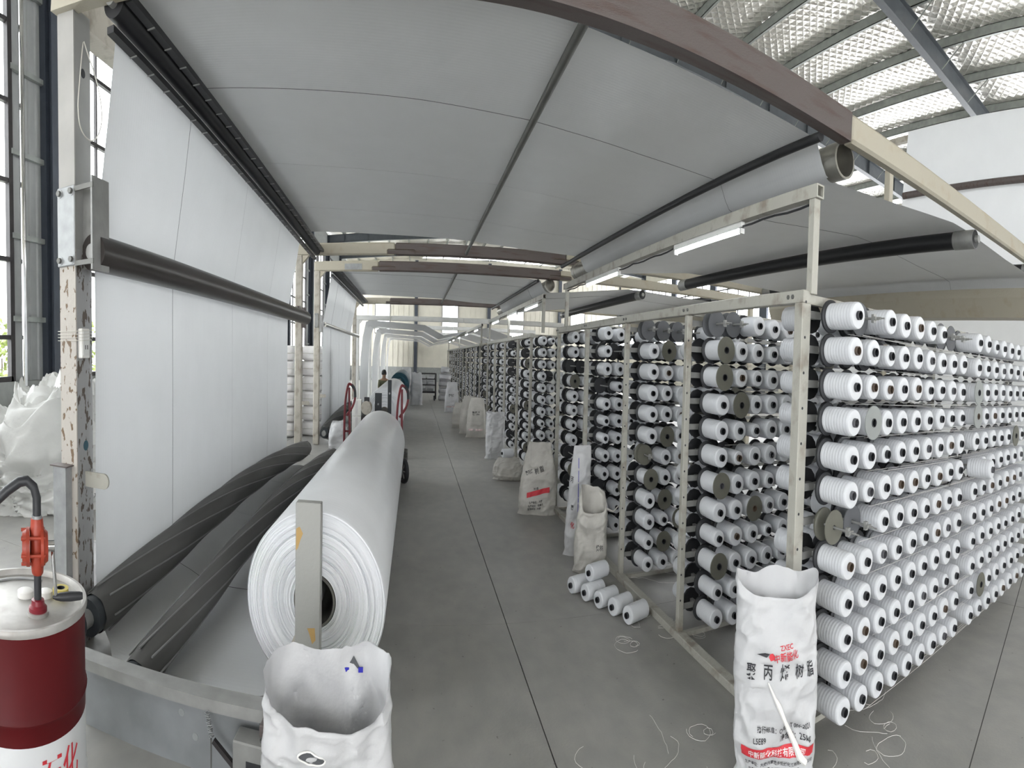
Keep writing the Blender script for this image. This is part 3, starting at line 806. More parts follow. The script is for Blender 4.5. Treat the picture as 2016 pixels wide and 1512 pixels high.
for p, y in enumerate(P1):
    for i, z in enumerate(ROWZ):
        for j, x in enumerate(COLX):
            zz = z+rr.uniform(-.006, .004); xx = x+rr.uniform(-.004, .004)
            single = (p == 0) or (p == 1 and j < 5) or (p == 2 and j < 3)
            key = (p, i, j)
            if single:
                mk = EMPTY.get(key) or 'disc_black'
                if p == 0 and j > 0 and rr.random() < .3 and key not in EMPTY: mk = 'disc_grey'
                put('spindle', (SPE if key in EMPTY else SP)[mk], rk1, (xx-RX, y-P1[0]-.08, zz))
                if key in EMPTY: continue
                sz = SMALL.get(key)
                if sz is None:
                    q = rr.random(); sz = 0 if q < .5 else 1 if q < .74 else 2 if q < .92 else 3
                    if p == 0 and j == 0: sz = 0 if i != 4 else 0
                fg = FLG.get(key)
                look = {None: 'white', 'olive': 'olive-flanged', 'clear': 'clear-flanged'}[fg] if sz < 3 else ('slim half-used' if fg is None else 'slim olive-flanged')
                lab = '%s yarn bobbin on %s panel, %s row from top, %s from corner post' % (look, panelname[p], NUM[i], NUM[j])
                if p: lab = '%s yarn bobbin on %s panel, %s row from top, %s from aisle post' % (look, panelname[p], NUM[i], NUM[j])
                out = key == (0, 5, 9)
                if out: lab = 'white yarn bobbin pulled out askew from its spindle, sixth row of the front panel'
                bobbin((xx, y-.08-(.15 if out else 0), zz-(.01 if out else 0)), 0 if out else sz, lab, 'bobbins on the nearest creel rack', fg, 0 if rr.random() < .72 else rr.choice((1, 2)), rz=.09 if out else 0)
            elif (p == 1 and j < 9) or (p == 2 and j < 7) or (p > 2 and j < 5):
                q = rr.random()
                low1.add(xx, y-.08, zz, rr.choice((.0625, .061, .057, .048)), -1, 'empty' if (q < .05 or (i == 0 and p == 2 and j < 4)) else 'olive' if q < .13 else '')
            # bobbins on the back of the same panel
            if (p == 0 and j < 9) or (0 < p and j < 3):
                q = rr.random()
                if p < 4 or True: low1.add(xx, y+.08, zz, rr.choice((.0625, .061, .057)), 1, 'empty' if q < .06 else 'olive' if q < .14 else '')
for L3, PP, lo in ((low2, P2, 3), (low2, P3, 2)):
    for p, y in enumerate(PP):
        for i, z in enumerate(ROWZ):
            for j in range(lo):
                q = rr.random()
                L3.add(COLX[j], y-.08, z, rr.choice((.0625, .061, .057, .048)), -1, 'empty' if q < .12 else 'olive' if q < .25 else '')
                q = rr.random()
                if j < 2: L3.add(COLX[j], y+.08, z, rr.choice((.0625, .061, .057)), 1, 'empty' if q < .15 else '')
for lw, rk, w in ((low1, rk1, 'deeper inside the nearest creel rack'), (low2, rk2, 'on the farther creel racks along the aisle')):
    o = lw.b.build('yarn_bobbins', ['yarn', 'core_black', 'flange_olive'], None, 40)
    tag(o, 'rows of white yarn bobbins %s' % w, 'bobbins', kind='stuff')
    o = lw.sp.build('spindles', ['disc_black', 'steel_grey'], None, 40)
    o.parent = rk; o.matrix_parent_inverse = Matrix.Translation(-Vector(rk.location)); o['kind'] = 'stuff'

# tapes drawn off the bobbins along the panels
m = MB(); rr = random.Random(8)
for p, y in enumerate(P1[:3]):
    for i, z in enumerate(ROWZ):
        for k in range(7 if p == 0 else 4):
            x0 = 2.3+rr.uniform(0, 1.6); x1 = 5.3 if p == 0 else 4.2
            yy = y-.13-rr.uniform(0, .16); za = z-.082+rr.uniform(-.006, .01); zb = z-.06+rr.uniform(-.05, .02)
            m.tube([(x0+(x1-x0)*t, yy+.04*t, za+(zb-za)*t-.012*sin(pi*t)) for t in (0, .25, .5, .75, 1)], .0011, 3)
tag(m.build('yarn_tapes', 'tape_white'), 'thin white tapes drawn sideways along the rows of bobbins', 'yarn', kind='stuff')

# lighting rail over the racks
def light_rail(y0, y1, posts, label):
    t = thing('lighting_rail', label, 'rail', (2.15, y0, 2.075), group='lighting rails above the racks')
    m = MB()
    for a, b, c, d in ((-.03, .03, .44, .448), (-.03, .03, .495, .503), (-.03, -.022, .448, .495), (.022, .03, .448, .495)):
        m.box(a, b, 0, y1-y0, c, d)
    m.build('box_rail', 'rack_paint', t)
    for y in posts: MB().box(-.025, .025, y-y0, y-y0+.05, -.0, .44, bev=.003).build('post', 'rack_paint', t)
    MB().tube([(.0, .05+(y1-y0-.1)*i/40, .425-.012*abs(sin(i*.9))) for i in range(41)], .006, 6).build('cable', 'core_black', t)
light_rail(2.13, 7.1, (2.15, 6.98), 'steel lighting rail on posts above the nearest creel rack')
light_rail(8.3, 14.6, (8.32, 11.5, 14.5), 'steel lighting rail above the second creel rack')
light_rail(16.2, 32.3, (16.3, 24.5, 32.2), 'steel lighting rail above the farthest creel rack')
for k, (a, b) in enumerate(((2.89, 3.86), (5.09, 6.15), (8.7, 9.8), (10.6, 11.7), (12.9, 14.), (17.2, 18.3), (20.5, 21.6), (24, 25.1), (27.6, 28.7), (30.6, 31.7))):
    t = thing('tube_light', 'white LED tube light under the lighting rail, %s from the camera' % NUM[k], 'light', (2.15, a, 2.455), group='tube lights under the lighting rails')
    MB().box(-.016, .016, 0, b-a, .025, .06).build('housing', 'white_wall', t)
    MB().cyl((0, .02, .014), (0, b-a-.02, .014), .014, 12).build('tube', 'led', t, True)
    for y in (0, b-a-.02): MB().box(-.016, .016, y, y+.02, -.004, .03).build('end_cap', 'white_wall', t)

# ================================================================== lettering
def glyphs(txt, size, squeeze=1.0):
    """flat outline lettering as (verts, faces), centred on x, baseline at 0"""
    cu = bpy.data.curves.new('lettering', 'FONT'); cu.body = txt; cu.size = size; cu.resolution_u = 2
    cu.align_x = 'CENTER'; cu.offset = size*.012
    ob = bpy.data.objects.new('lettering', cu); C.objects.link(ob)
    bpy.context.view_layer.update()
    dg = bpy.context.evaluated_depsgraph_get()
    me = bpy.data.meshes.new_from_object(ob.evaluated_get(dg))
    v = [(p.co.x*squeeze, p.co.y) for p in me.vertices]; f = [tuple(q.vertices) for q in me.polygons]
    bpy.data.objects.remove(ob); bpy.data.curves.remove(cu); bpy.data.meshes.remove(me)
    return v, f

# ================================================================== sacks
class Sack:
    """a standing woven sack; local -y is the printed front"""
    def __init__(s, w, d, h, seed, lean=(0, 0), crumple=.012, top='open', dip=.0, taper=.92, bulge=.06, p=.62, twist=0., topw=1., slump=0.):
        s.__dict__.update(locals())
    def W(s, t): return s.w*(1-(1-s.topw)*t**2)*(1+s.bulge*sin(pi*min(1, t*1.05)))*(.93+.07*min(1, t*8))
    def D(s, t):
        e = s.d*(.55+.45*min(1, t*5))*(1-.25*t)
        if s.top == 'closed': e *= max(.1, 1-max(0, (t-.68)/.32)**1.4)
        return e
    def S(s, a, t):
        ca, sa = cos(a), sin(a)
        g = lambda q, e: math.copysign(abs(q)**e, q)
        x = s.W(t)*g(ca, s.p); y = s.D(t)*g(sa, s.p)
        z = s.h*t
        if t > .6:
            z -= s.dip*max(0, -sa)*((t-.6)/.4)**2            # front rim hangs lower
            z -= s.slump*(ca*.5+.5)*((t-.6)/.4)**2
        k = s.crumple
        n1 = noise.noise(Vector((x*7+s.seed, y*7, z*5))); n2 = noise.noise(Vector((x*17, y*17+s.seed, z*13-x*9)))
        n3 = abs(noise.noise(Vector((x*5+z*6+s.seed*2, y*4, z*4-x*5))))
        n4 = 1-abs(noise.noise(Vector((x*9-z*7+s.seed*3, y*5, z*8+x*4))))*2; n5 = 1-abs(noise.noise(Vector((x*6+z*9+s.seed*5, y*6, z*11-x*9))))*2
        n4 = max(0, n4)**3; n5 = max(0, n5)**3*.55
        r = 1+(n1*1.6+n2*.7-n3*2.2+.5)*k/max(.05, s.d)
        y = y*r+(n1*.9-n3*1.0+n4*.75+n5*.55-.4)*k*math.copysign(min(1, abs(sa)*3), sa); x = x*(1+.5*(r-1)*.5)+(n5-.3)*k*.5*ca
        if t > .55: z += (n1*1.4+n2*.4)*k*1.3*((t-.55)/.45)**2
        x += s.lean[0]*t; y += s.lean[1]*t
        if t < .06:                                             # ears at the bottom corners
            x *= 1+.18*(1-t/.06)*abs(ca)**6
        return (x, y, max(z, .001))
    def front(s, x, z, off=.0055):
        t = min(.985, max(.012, z/s.h)); w = s.W(t)
        q = min(.99, abs((x-s.lean[0]*t))/w); c = math.copysign(q**(1/s.p), x-s.lean[0]*t); a = -math.acos(max(-1, min(1, c)))
        X, Y, Z = s.S(a, t)
        return (X, Y-off, Z)
    def build(s, name, loc, rz, label, matn='sack', group='sacks', cat='sack', prints=(), nu=96, nv=80, inner=True):
        t = thing(name, label, cat, loc, rz, group)
        m = MB().grid(lambda u, v: s.S(2*pi*u, v), nu, nv, True)
        m.add([s.S(2*pi*i/nu, 0) for i in range(nu)], [tuple(range(nu-1, -1, -1))])
        if s.top == 'open':   # inside of the mouth
            def inn(u, v):
                x, y, z = s.S(2*pi*u, 1-.55*v); cx, cy = s.lean[0]*(1-.55*v), s.lean[1]*(1-.55*v)
                return (cx+(x-cx)*.985, cy+(y-cy)*.97, z)
            m.grid(inn, nu, 14, True)
            m.f[-nu*14:] = [f[::-1] for f in m.f[-nu*14:]]
            b = [inn(i/nu, 1) for i in range(nu)]
            m.add(b, [tuple(range(nu))])
        else:
            m.add([s.S(2*pi*i/nu, 1) for i in range(nu)], [tuple(range(nu))])
        m.build('body', matn, t, 60)
        for kind, *r in prints:
            mm = MB()
            if kind == 'text':
                txt, size, x, z, ink, sq, rot = r
                v, f = glyphs(txt, size, sq)
                V = [s.front(x+a*cos(rot)-b*sin(rot), z+a*sin(rot)+b*cos(rot)) for a, b in v]
                mm.add(V, f); mm.build('printed_text', ink, t)
            elif kind == 'band':
                x0, x1, z0, z1, ink, sk = r
                mm.grid(lambda u, v: s.front(x0+(x1-x0)*u, z0+(z1-z0)*v+sk*u, .004), 40, 8); mm.build('printed_band', ink, t, True)
            elif kind == 'poly':
                pts, ink = r
                mm.add([s.front(a, b, .0055) for a, b in pts], [tuple(range(len(pts)))]); mm.build('printed_mark', ink, t)
        return t

# printed resin sack against the corner of the rack
sk = Sack(.218, .10, .85, 3, lean=(-.012, .03), crumple=.015, dip=.07, bulge=.05, taper=.95, topw=1.0)
T = 'text'
near_sack = sk.build('resin_sack', (1.835, 2.02, 0), -radians(38), 'tall white printed sack leaning at the corner of the near rack', prints=[
    (T, 'ZXEC', .032, .045, .575, 'ink_red', .85, .16), (T, '中新能化', .041, .045, .532, 'ink_red', .82, .16),
    ('poly', [(-.115, .552), (-.07, .560), (-.045, .556), (-.062, .541)], 'ink'), ('poly', [(-.045, .556), (-.03, .560), (-.018, .55), (-.022, .535), (-.04, .53), (-.05, .543)], 'ink_red'),
    (T, '聚', .072, -.140, .455, 'ink', .72, 0), (T, '丙', .072, -.052, .455, 'ink', .72, 0), (T, '烯', .072, .038, .455, 'ink', .72, 0), (T, '树', .066, .122, .455, 'ink', .7, .05), (T, '脂', .062, .185, .462, 'ink', .6, .1),
    (T, '执行标准：Q/DL  T 006-2021', .027, .045, .245, 'ink', .85, .02), (T, 'L5E89', .03, -.085, .200, 'ink', .9, .02), (T, '净含量：25kg', .03, .105, .203, 'ink', .9, .03),
    ('band', -.185, .205, .128, .176, 'ink_red', .008), (T, '中新能化科技有限公司', .034, .01, .142, 'ink_white', .9, .02),
    (T, '生产单位：大唐内蒙古多伦煤化工有限责任公司', .0185, .02, .098, 'ink', .95, .02), (T, '生产地址：内蒙古锡林郭勒盟多伦县', .0185, -.005, .068, 'ink', .95, .02),
    (T, '营销单位：大唐能源化工营销有限公司', .0185, .0, .040, 'ink', .95, .02), (T, '电话：010-63636331', .0185, -.02, .014, 'ink', .95, .02)])
# twisted tie across the sack
a = [sk.front(-.05, .44, .006), sk.front(-.01, .38, .012), sk.front(.01, .355, .014), sk.front(.05, .28, .014), sk.front(.10, .20, .014), sk.front(.13, .14, .012), sk.front(.165, .11, .010)]
MB().tube(a, [.004, .008, .012, .010, .014, .018, .014], 8).build('tie_strip', 'tape_white', near_sack, True)

# open white sack in front of the big roll
sk = Sack(.255, .17, .74, 21, lean=(.0, -.02), crumple=.02, dip=.15, bulge=.05, p=.6)
wb = sk.build('open_sack', (-.335, 2.0, 0), radians(9), 'open white woven sack with a handle hole, before the big cloth roll', nu=110, nv=90)
hole = []
for i in range(20):
    q = 2*pi*i/20; hole.append(sk.front(-.055+.05*cos(q)+.004*sin(3*q), .535+.026*sin(q)-.012*cos(q), .004))
MB().add(hole, [tuple(range(20))]).build('handle_hole', 'disc_grey', wb)
MB().tube(hole+hole[:1], .0035, 6).build('hole_hem', 'tape_white', wb, True)
q0 = sk.S(pi*.42, .93)
MB().add([(q0[0]-.03, q0[1]-.012, q0[2]-.02), (q0[0]+.03, q0[1]-.012, q0[2]-.025), (q0[0], q0[1]-.012, q0[2]+.02)], [(0, 1, 2)]).build('back_handle_hole', 'disc_grey', wb)
for d in (-.03, .03): MB().box(q0[0]+d-.01, q0[0]+d+.01, q0[1]-.018, q0[1]-.013, q0[2]-.035, q0[2]-.018).build('blue_mark', 'ink_blue', wb)

G = 'sacks along the creel racks'
sk = Sack(.255, .15, .80, 31, lean=(.03, .04), crumple=.014, top='closed', bulge=.1, topw=.62)
sk.build('resin_sack', (1.785, 7.05, 0), -radians(12), 'tied white sack with a slanting red band, by the fourth rack post', 'sack_old', G, prints=[
    ('band', -.15, .17, .20, .255, 'ink_red', .07), (T, '树 脂', .075, .03, .48, 'ink', .8, .35), (T, '聚丙烯', .05, -.12, .46, 'ink', .7, .3), (T, '净含量', .03, -.02, .29, 'ink', .8, .1),
    (T, '生产单位：大唐', .03, -.02, .15, 'ink', .9, .12), (T, '生产地址：内蒙古', .03, -.02, .11, 'ink', .9, .12), (T, '营销单位：大唐', .03, -.04, .07, 'ink', .9, .12)])
sk = Sack(.135, .10, .97, 41, lean=(.06, .03), crumple=.012, top='closed', bulge=.04, topw=.72)
sk.build('resin_sack', (1.85, 5.46, 0), -radians(15), 'tall narrow white sack with a blue seam, between two other sacks', 'sack', G, prints=[
    (T, '聚丙', .06, -.075, .66, 'ink', .5, -.2), ('band', .012, .018, .28, .86, 'ink_blue', 0), (T, '聚', .05, -.05, .42, 'ink', .6, 0), (T, '化', .06, -.045, .26, 'ink_red', .8, 0)])
sk = Sack(.165, .12, .70, 51, lean=(.03, .02), crumple=.016, dip=.26, bulge=.07, topw=.80, slump=.05)
o = sk.build('open_sack', (1.855, 5.0, 0), -radians(16), 'greyish open sack with drooping torn mouth, next to the spilled bobbins', 'sack_old', G, prints=[(T, '烯树', .05, .10, .20, 'ink', .7, .1)])
MB().tube([sk.S(-.4, .8), (.24, -.03, .50), (.30, -.02, .55)], [.012, .008, .005], 6).build('tie_strip', 'sack_old', o, True)
sk = Sack(.21, .14, .80, 61, lean=(.01, .02), crumple=.012, bulge=.02, dip=.03)
sk.build('open_sack', (1.81, 11.1, 0), -radians(6), 'plain upright white sack behind the low bundle', 'sack', G)
sk = Sack(.25, .18, .33, 71, lean=(.02, .0), crumple=.02, top='closed', bulge=.12, topw=.8)
sk.build('cloth_bundle', (1.74, 9.15, 0), -radians(20), 'low crumpled white bundle on the floor with a bobbin on top', 'sack_old', G, cat='bundle')
for k, (x, y, w, h, lab) in enumerate(((1.74, 14.1, .26, .86, 'white sack with pale red print, third behind the low bundle'), (1.62, 14.8, .27, .85, 'large grey-green white sack leaning, behind the pale red one'),
                                     (1.45, 16.0, .24, .62, 'rounded greyish sack slumped at the aisle edge'), (1.52, 20.6, .27, .95, 'tall printed sack standing alone far down the rack'))):
    sk = Sack(w, .17, h, 80+k*7, lean=(.03, .0), crumple=.014, top='closed', bulge=.1, topw=.7)
    sk.build('resin_sack', (x, y, 0), -radians(5), lab, 'sack_old' if k != 3 else 'sack', G, nu=40, nv=26,
             prints=[(T, '聚丙烯', .09, 0, .5, 'ink', .8, 0), ('band', -.2, .2, .16, .2, 'ink_pale', 0)] if k in (0, 3) else ())
sk = Sack(.13, .09, .42, 90, lean=(.0, .02), crumple=.01, bulge=.05, top='closed', topw=.9)
sk.build('resin_sack', (-2.55, 3.62, .0), radians(35), 'small printed sack standing behind the chipped near post', 'sack', 'sacks beside the left posts', prints=[(T, '脂', .09, .06, .22, 'ink', .6, .2), (T, '化', .05, .05, .33, 'ink_red', .7, 0)])

# bobbins spilled on the floor
rr = random.Random(5)
FLB = [((1.715, 4.60, .066), 'farthest left of the spilled bobbins on the floor'), ((1.79, 4.43, .066), 'second spilled bobbin on the floor, partly hidden under the raised one'),
       ((1.86, 4.27, .066), 'third spilled bobbin on the floor, below the raised one'), ((1.93, 4.11, .066), 'fourth spilled bobbin on the floor, next to the end one'),
       ((2.0, 3.93, .066), 'nearest of the spilled bobbins, at the end of the row')]
for (p, lab) in FLB:
    a = radians(-72+rr.uniform(-5, 5))
    bobbin(p, 0, 'white yarn bobbin, '+lab, 'spilled bobbins on the floor', None, 0, rz=a)
bobbin((1.85, 4.50, .182), 0, 'white yarn bobbin lying raised on top of the spilled ones', 'spilled bobbins on the floor', None, 0, rz=radians(-68))
bobbin((1.84, 9.12, .385), 0, 'white yarn bobbin lying on the low crumpled bundle', 'loose bobbins', None, 0, rz=radians(-75))

# waste yarn on the floor
m = MB(); rr = random.Random(12)
for k in range(46):
    cx, cy = rr.choice(((2.1, 4.0), (1.95, 3.7), (2.35, 2.0), (1.45, 2.5), (2.5, 3.9), (2.6, 4.6), (1.5, 2.0), (2.75, 1.85)))
    x, y = cx+rr.gauss(0, .18), cy+rr.gauss(0, .16); a = rr.uniform(0, 2*pi); pts = []; c = rr.uniform(-.7, .7)
    for i in range(rr.randint(6, 22)):
        pts.append((x, y, .0025+.004*abs(sin(i*.8+k)))); x += .028*cos(a); y += .028*sin(a); a += c+rr.uniform(-.35, .35)
    m.tube(pts, .0011, 4)
tag(m.build('waste_yarn', 'tape_white'), 'loose white yarn ends scattered over the floor by the rack', 'yarn', kind='stuff')

# ================================================================== machine base, left foreground
mb = thing('winding_machine', 'grey steel winding machine with bolted side plate and slanting top beam, lower left', 'machine', (-1.2, 2.33, 0))
MB().obox((-.62, -.02, .325), (.66, .05, .325), .10, .05).build('top_beam', 'steel_grey', mb)
pl = MB().obox((-.60, .02, .15), (.45, .07, .15), .02, .30).build('side_plate', 'plate_grey', mb)
for x, z in ((-.33, .24), (-.33, .135), (.10, .135), (-.55, .13), (-.55, .05), (-.40, .06), (.02, .22)):
    MB().cyl((x, .012+.045*(x+.6)/1.05, z), (x, .026+.045*(x+.6)/1.05, z), .017, 10).build('bolt', 'galv', pl)
hk = MB().box(.36, .60, -.09, .02, .0, .255, bev=.006).build('slotted_bracket', 'steel_grey', mb)
MB().box(.43, .56, -.0925, -.09, .155, .19, bev=.001).build('slot', 'core_black', hk)
MB().cyl((.5, -.05, .255), (.5, -.05, .262), .012, 10).build('bolt', 'bolt', hk)
pts = [(.20+.012*cos(i*1.7)+.0011*i*.6, -.035+.012*sin(i*1.7), .305-.0023*i) for i in range(44)]
MB().tube(pts, .003, 5).build('coil_spring', 'galv', mb, True)
MB().tube([(.225, -.035, .20), (.225, -.035, .02)], .004, 6).build('pull_wire', 'bolt', mb)
MB().obox((.24, -.04, .20), (.37, -.05, .12), .02, .02).build('lever', 'frame_dark', mb)
MB().box(.50, .62, -.1, -.04, .30, .345, bev=.004).build('end_block', 'rust_brown', mb)
# upright that carries the near end of the roll
up = thing('roll_stand', 'upright chipped steel bar standing before the end of the big roll', 'stand', (-.6, 2.87, 0))
m = MB().box(-.075, .075, -.03, .03, 0, 1.04, bev=.004); m.build('upright', 'bar_chipped', up)
for pts in ([(-.07, .92), (-.05, .93), (-.03, .90), (-.045, .87), (-.06, .83), (-.072, .82)], [(.0, .47), (.045, .475), (.05, .42), (.03, .40), (.015, .44)]):
    MB().add([(x, -.0306, z) for x, z in pts], [tuple(range(len(pts)))[::-1]]).build('bare_patch', 'bare_orange', up)
MB().box(-.2, .2, -.12, .10, 0, .03).build('foot_plate', 'steel_grey', up)
MB().cyl((0, .03, .535), (0, .32, .535), .05, 20).build('spigot', 'steel_grey', up, True)
MB().add([(-.32, 0, 0), (-.08, 0, 0), (-.08, 0, .42), (-.32, .03, 0), (-.08, .03, 0), (-.08, .03, .42)], [(0, 1, 2), (5, 4, 3), (0, 3, 4, 1), (1, 4, 5, 2), (2, 5, 3, 0)]).build('brace', 'cream_dull', up)
# bearing for the bowed rollers
bp = thing('bearing_plate', 'grey bearing plate at the near end of the left bowed roller', 'bracket', (-2.2, 2.70, 0))
MB().add([(-.16, 0, 0), (.12, 0, 0), (.08, 0, .38), (-.10, 0, .42), (-.16, .03, 0), (.12, .03, 0), (.08, .03, .38), (-.10, .03, .42)], [(0, 1, 2, 3), (7, 6, 5, 4), (0, 4, 5, 1), (1, 5, 6, 2), (2, 6, 7, 3), (3, 7, 4, 0)]).build('plate', 'plate_grey', bp)
MB().cyl((0, .03, .235), (0, .05, .235), .10, 24).build('bearing', 'dark_box', bp, True)

# ================================================================== oil drum and hand pump
dr = thing('oil_drum', 'red and white steel drum in the lower left corner', 'drum', (-1.535, 1.525, 0))
R_ = .285
MB().lathe([(R_-.01, .0), (R_, .012), (R_, .30), (R_+.008, .315), (R_, .33), (R_, .545)], 64).build('lower_wall', 'drum_white', dr, 40)
MB().lathe([(R_, .545), (R_, .60), (R_+.008, .615), (R_, .63), (R_, .872)], 64).build('upper_wall', 'drum_red', dr, 40)
MB().lathe([(R_, .872), (R_+.009, .876), (R_+.011, .888), (R_+.006, .899), (R_-.006, .899), (R_-.012, .886), (R_-.014, .878)], 64).build('rim', 'drum_top', dr, 40)
MB().lathe([(R_-.014, .878), (R_-.05, .876), (R_-.06, .880), (0, .880)], 64).build('lid', 'drum_top', dr, 40)
MB().tube([((R_-.07)*cos(a), (R_-.07)*sin(a), .883) for a in [i*2*pi/48 for i in range(14, 30)]], .006, 6).build('lid_ring', 'galv', dr, True)
def wrap(txt, size, ang, z, ink, parent, sq=.9):
    v, f = glyphs(txt, size, sq); mm = MB()
    mm.add([((R_+.002)*cos(ang+a/R_), (R_+.002)*sin(ang+a/R_), z+b) for a, b in v], f); mm.build('printed_text', ink, parent)
wrap('石化', .12, radians(-10), .405, 'ink_red', dr, .8)
MB().cyl((.135, -.025, .878), (.135, -.025, .892), .045, 28).build('bung', 'drum_top', dr, True)
pp = thing('hand_pump', 'orange-red rotary hand pump with black hose, standing on the drum', 'pump', (-1.40, 1.50, .892))
MB().lathe([(.0, 0), (.038, 0), (.038, .012), (.028, .02), (.026, .035), (.018, .037), (.0, .037)], 28).build('base_flange', 'jack_red', pp, True)
MB().cyl((0, 0, .03), (0, 0, .13), .0155, 18).build('suction_pipe', 'core_black', pp, True)
vx, vy = .72, .69          # sideways in the picture
b = MB().lathe([(.0, .115), (.019, .115), (.024, .122), (.026, .14), (.030, .16), (.030, .26), (.027, .275), (.025, .295), (.0, .295)], 24).build('pump_body', 'pump_red', pp, 50)
side = Vector((vx, vy, 0)); fwd = Vector((-vy, vx, 0))
def pumpdisc(off, r0, th, nm, mt, par, rb=.0):
    m = MB(); c = Vector((0, 0, .205))+side*off
    m.cyl(c, c+side*th, r0, 28, r0-rb); m.build(nm, mt, par, 40)
pumpdisc(-.045, .062, .014, 'cover_flange', 'pump_red', b); pumpdisc(-.062, .05, .018, 'cover', 'pump_red', b, -.006)
pumpdisc(.014, .062, .012, 'cover_flange', 'pump_red', b); pumpdisc(.026, .058, .018, 'cover', 'pump_red', b, .012)
pumpdisc(.044, .018, .026, 'shaft', 'chrome', b)
for k in range(6):
    a = k*pi/3+.3; c = Vector((0, 0, .205))+fwd*.053*cos(a)+Vector((0, 0, .053*sin(a)))
    MB().cyl(c-side*.066, c+side*.032, .006, 8).build('flange_bolt', 'pump_red', b)
h0 = Vector((0, 0, .205))+side*.064
hp = [h0, h0+Vector((0, 0, -.03)), h0+side*.004+Vector((0, 0, -.08)), h0+side*.010+Vector((0, 0, -.14)), h0+side*.010+Vector((0, 0, -.165))]
cr = MB().tube(hp, .0075, 8).build('crank', 'chrome', pp, True)
e = hp[-1]
MB().tube([e-side*.012, e, e+side*.02, e+side*.06, e+side*.10, e+side*.112], [.005, .010, .014, .016, .014, .011], 14).build('crank_grip', 'core_black', cr, True)
MB().cyl((0, 0, .29), (0, 0, .305), .021, 16).build('hose_clip', 'galv', pp, True)
hs = [Vector((0, 0, .30)), Vector((0, 0, .36)), Vector((0, 0, .395))-side*.012, Vector((0, 0, .415))-side*.04, Vector((0, 0, .412))-side*.07, Vector((0, 0, .385))-side*.12, Vector((0, 0, .35))-side*.17, Vector((0, 0, .29))-side*.22, Vector((0, 0, .2))-side*.25]
MB().tube(hs, .0175, 14).build('hose', 'core_black', pp, True)
for k, (x, y, r) in enumerate(((-1.545, 1.575, .036), (-1.475, 1.63, .031))):
    cp = thing('plastic_cap', 'small white plastic dish on the drum lid, %s' % ('left of the pump pipe' if k == 0 else 'just behind the pump pipe'), 'cap', (x, y, .8805), group='caps on the drum')  # loose round white caps resting on the drum
    MB().lathe([(0, .0), (r-.001, 0), (r, .003), (r-.001, .02)], 24).build('wall', 'tape_white', cp, True)
    MB().lathe([(r-.001, .02), (r-.006, .023), (0, .023)], 24).build('cover', 'tape_white', cp, True)
tp = thing('tape_roll', 'small yellow roll of tape on the drum lid behind the pump', 'tape', (-1.425, 1.675, .8805))
MB().lathe([(.02, 0), (.035, 0), (.035, .03), (.02, .03), (.02, 0)], 24).build('tape', 'yellow', tp, True)
MB().lathe([(.017, 0), (.02, 0), (.02, .03), (.017, .03), (.017, 0)], 24).build('core', 'core_black', tp, True)

# socket and cable on the chipped post
so = thing('wall_socket', 'white double socket box wired onto the chipped near post', 'socket', (PXR-.005, 3.0, 1.68))
MB().box(.006, .045, -.05, .05, 0, .17, bev=.006).build('box', 'tape_white', so)
MB().box(.045, .05, -.04, .04, .015, .155, bev=.002).build('face_plate', 'white_wall', so)
for y in (-.012, .012): MB().box(.05, .051, y-.004, y+.004, .05, .075).build('slot', 'core_black', so)
for k in range(4):
    z = .10+.018*k
    MB().tube([(.052, -.055, z), (.052, .055, z+.006), (.0, .142, z), (-.155, .142, z-.01), (-.155, -.085, z+.004), (.0, -.085, z), (.052, -.055, z)], .0018, 5).build('tie_wire', 'wire', so)
cb = MB()
loop = [(-2.30, 3.02, 3.46), (-2.29, 2.99, 3.38), (-2.29, 2.96, 3.22), (-2.29, 2.94, 3.08), (-2.29, 2.97, 2.97), (-2.29, 3.07, 2.93), (-2.29, 3.17, 2.97), (-2.29, 3.235, 3.08), (-2.29, 3.22, 3.2), (-2.29, 3.15, 3.32), (-2.29, 3.07, 3.40), (-2.30, 3.03, 3.47)]
def smooth(p, n=6):
    out = []
    for i in range(len(p)-1):
        a, b_, c, d = (Vector(p[max(0, i-1)]), Vector(p[i]), Vector(p[i+1]), Vector(p[min(len(p)-1, i+2)]))
        for k in range(n):
            t = k/n; out.append(.5*((2*b_)+(c-a)*t+(2*a-5*b_+4*c-d)*t*t+(3*b_-a-3*c+d)*t**3))
    return out+[Vector(p[-1])]
tag(cb.tube(smooth(loop), .0045, 6).build('cable_loop', 'wire', None, True), 'pale cable hanging in a loop from the top of the near post', 'cable')

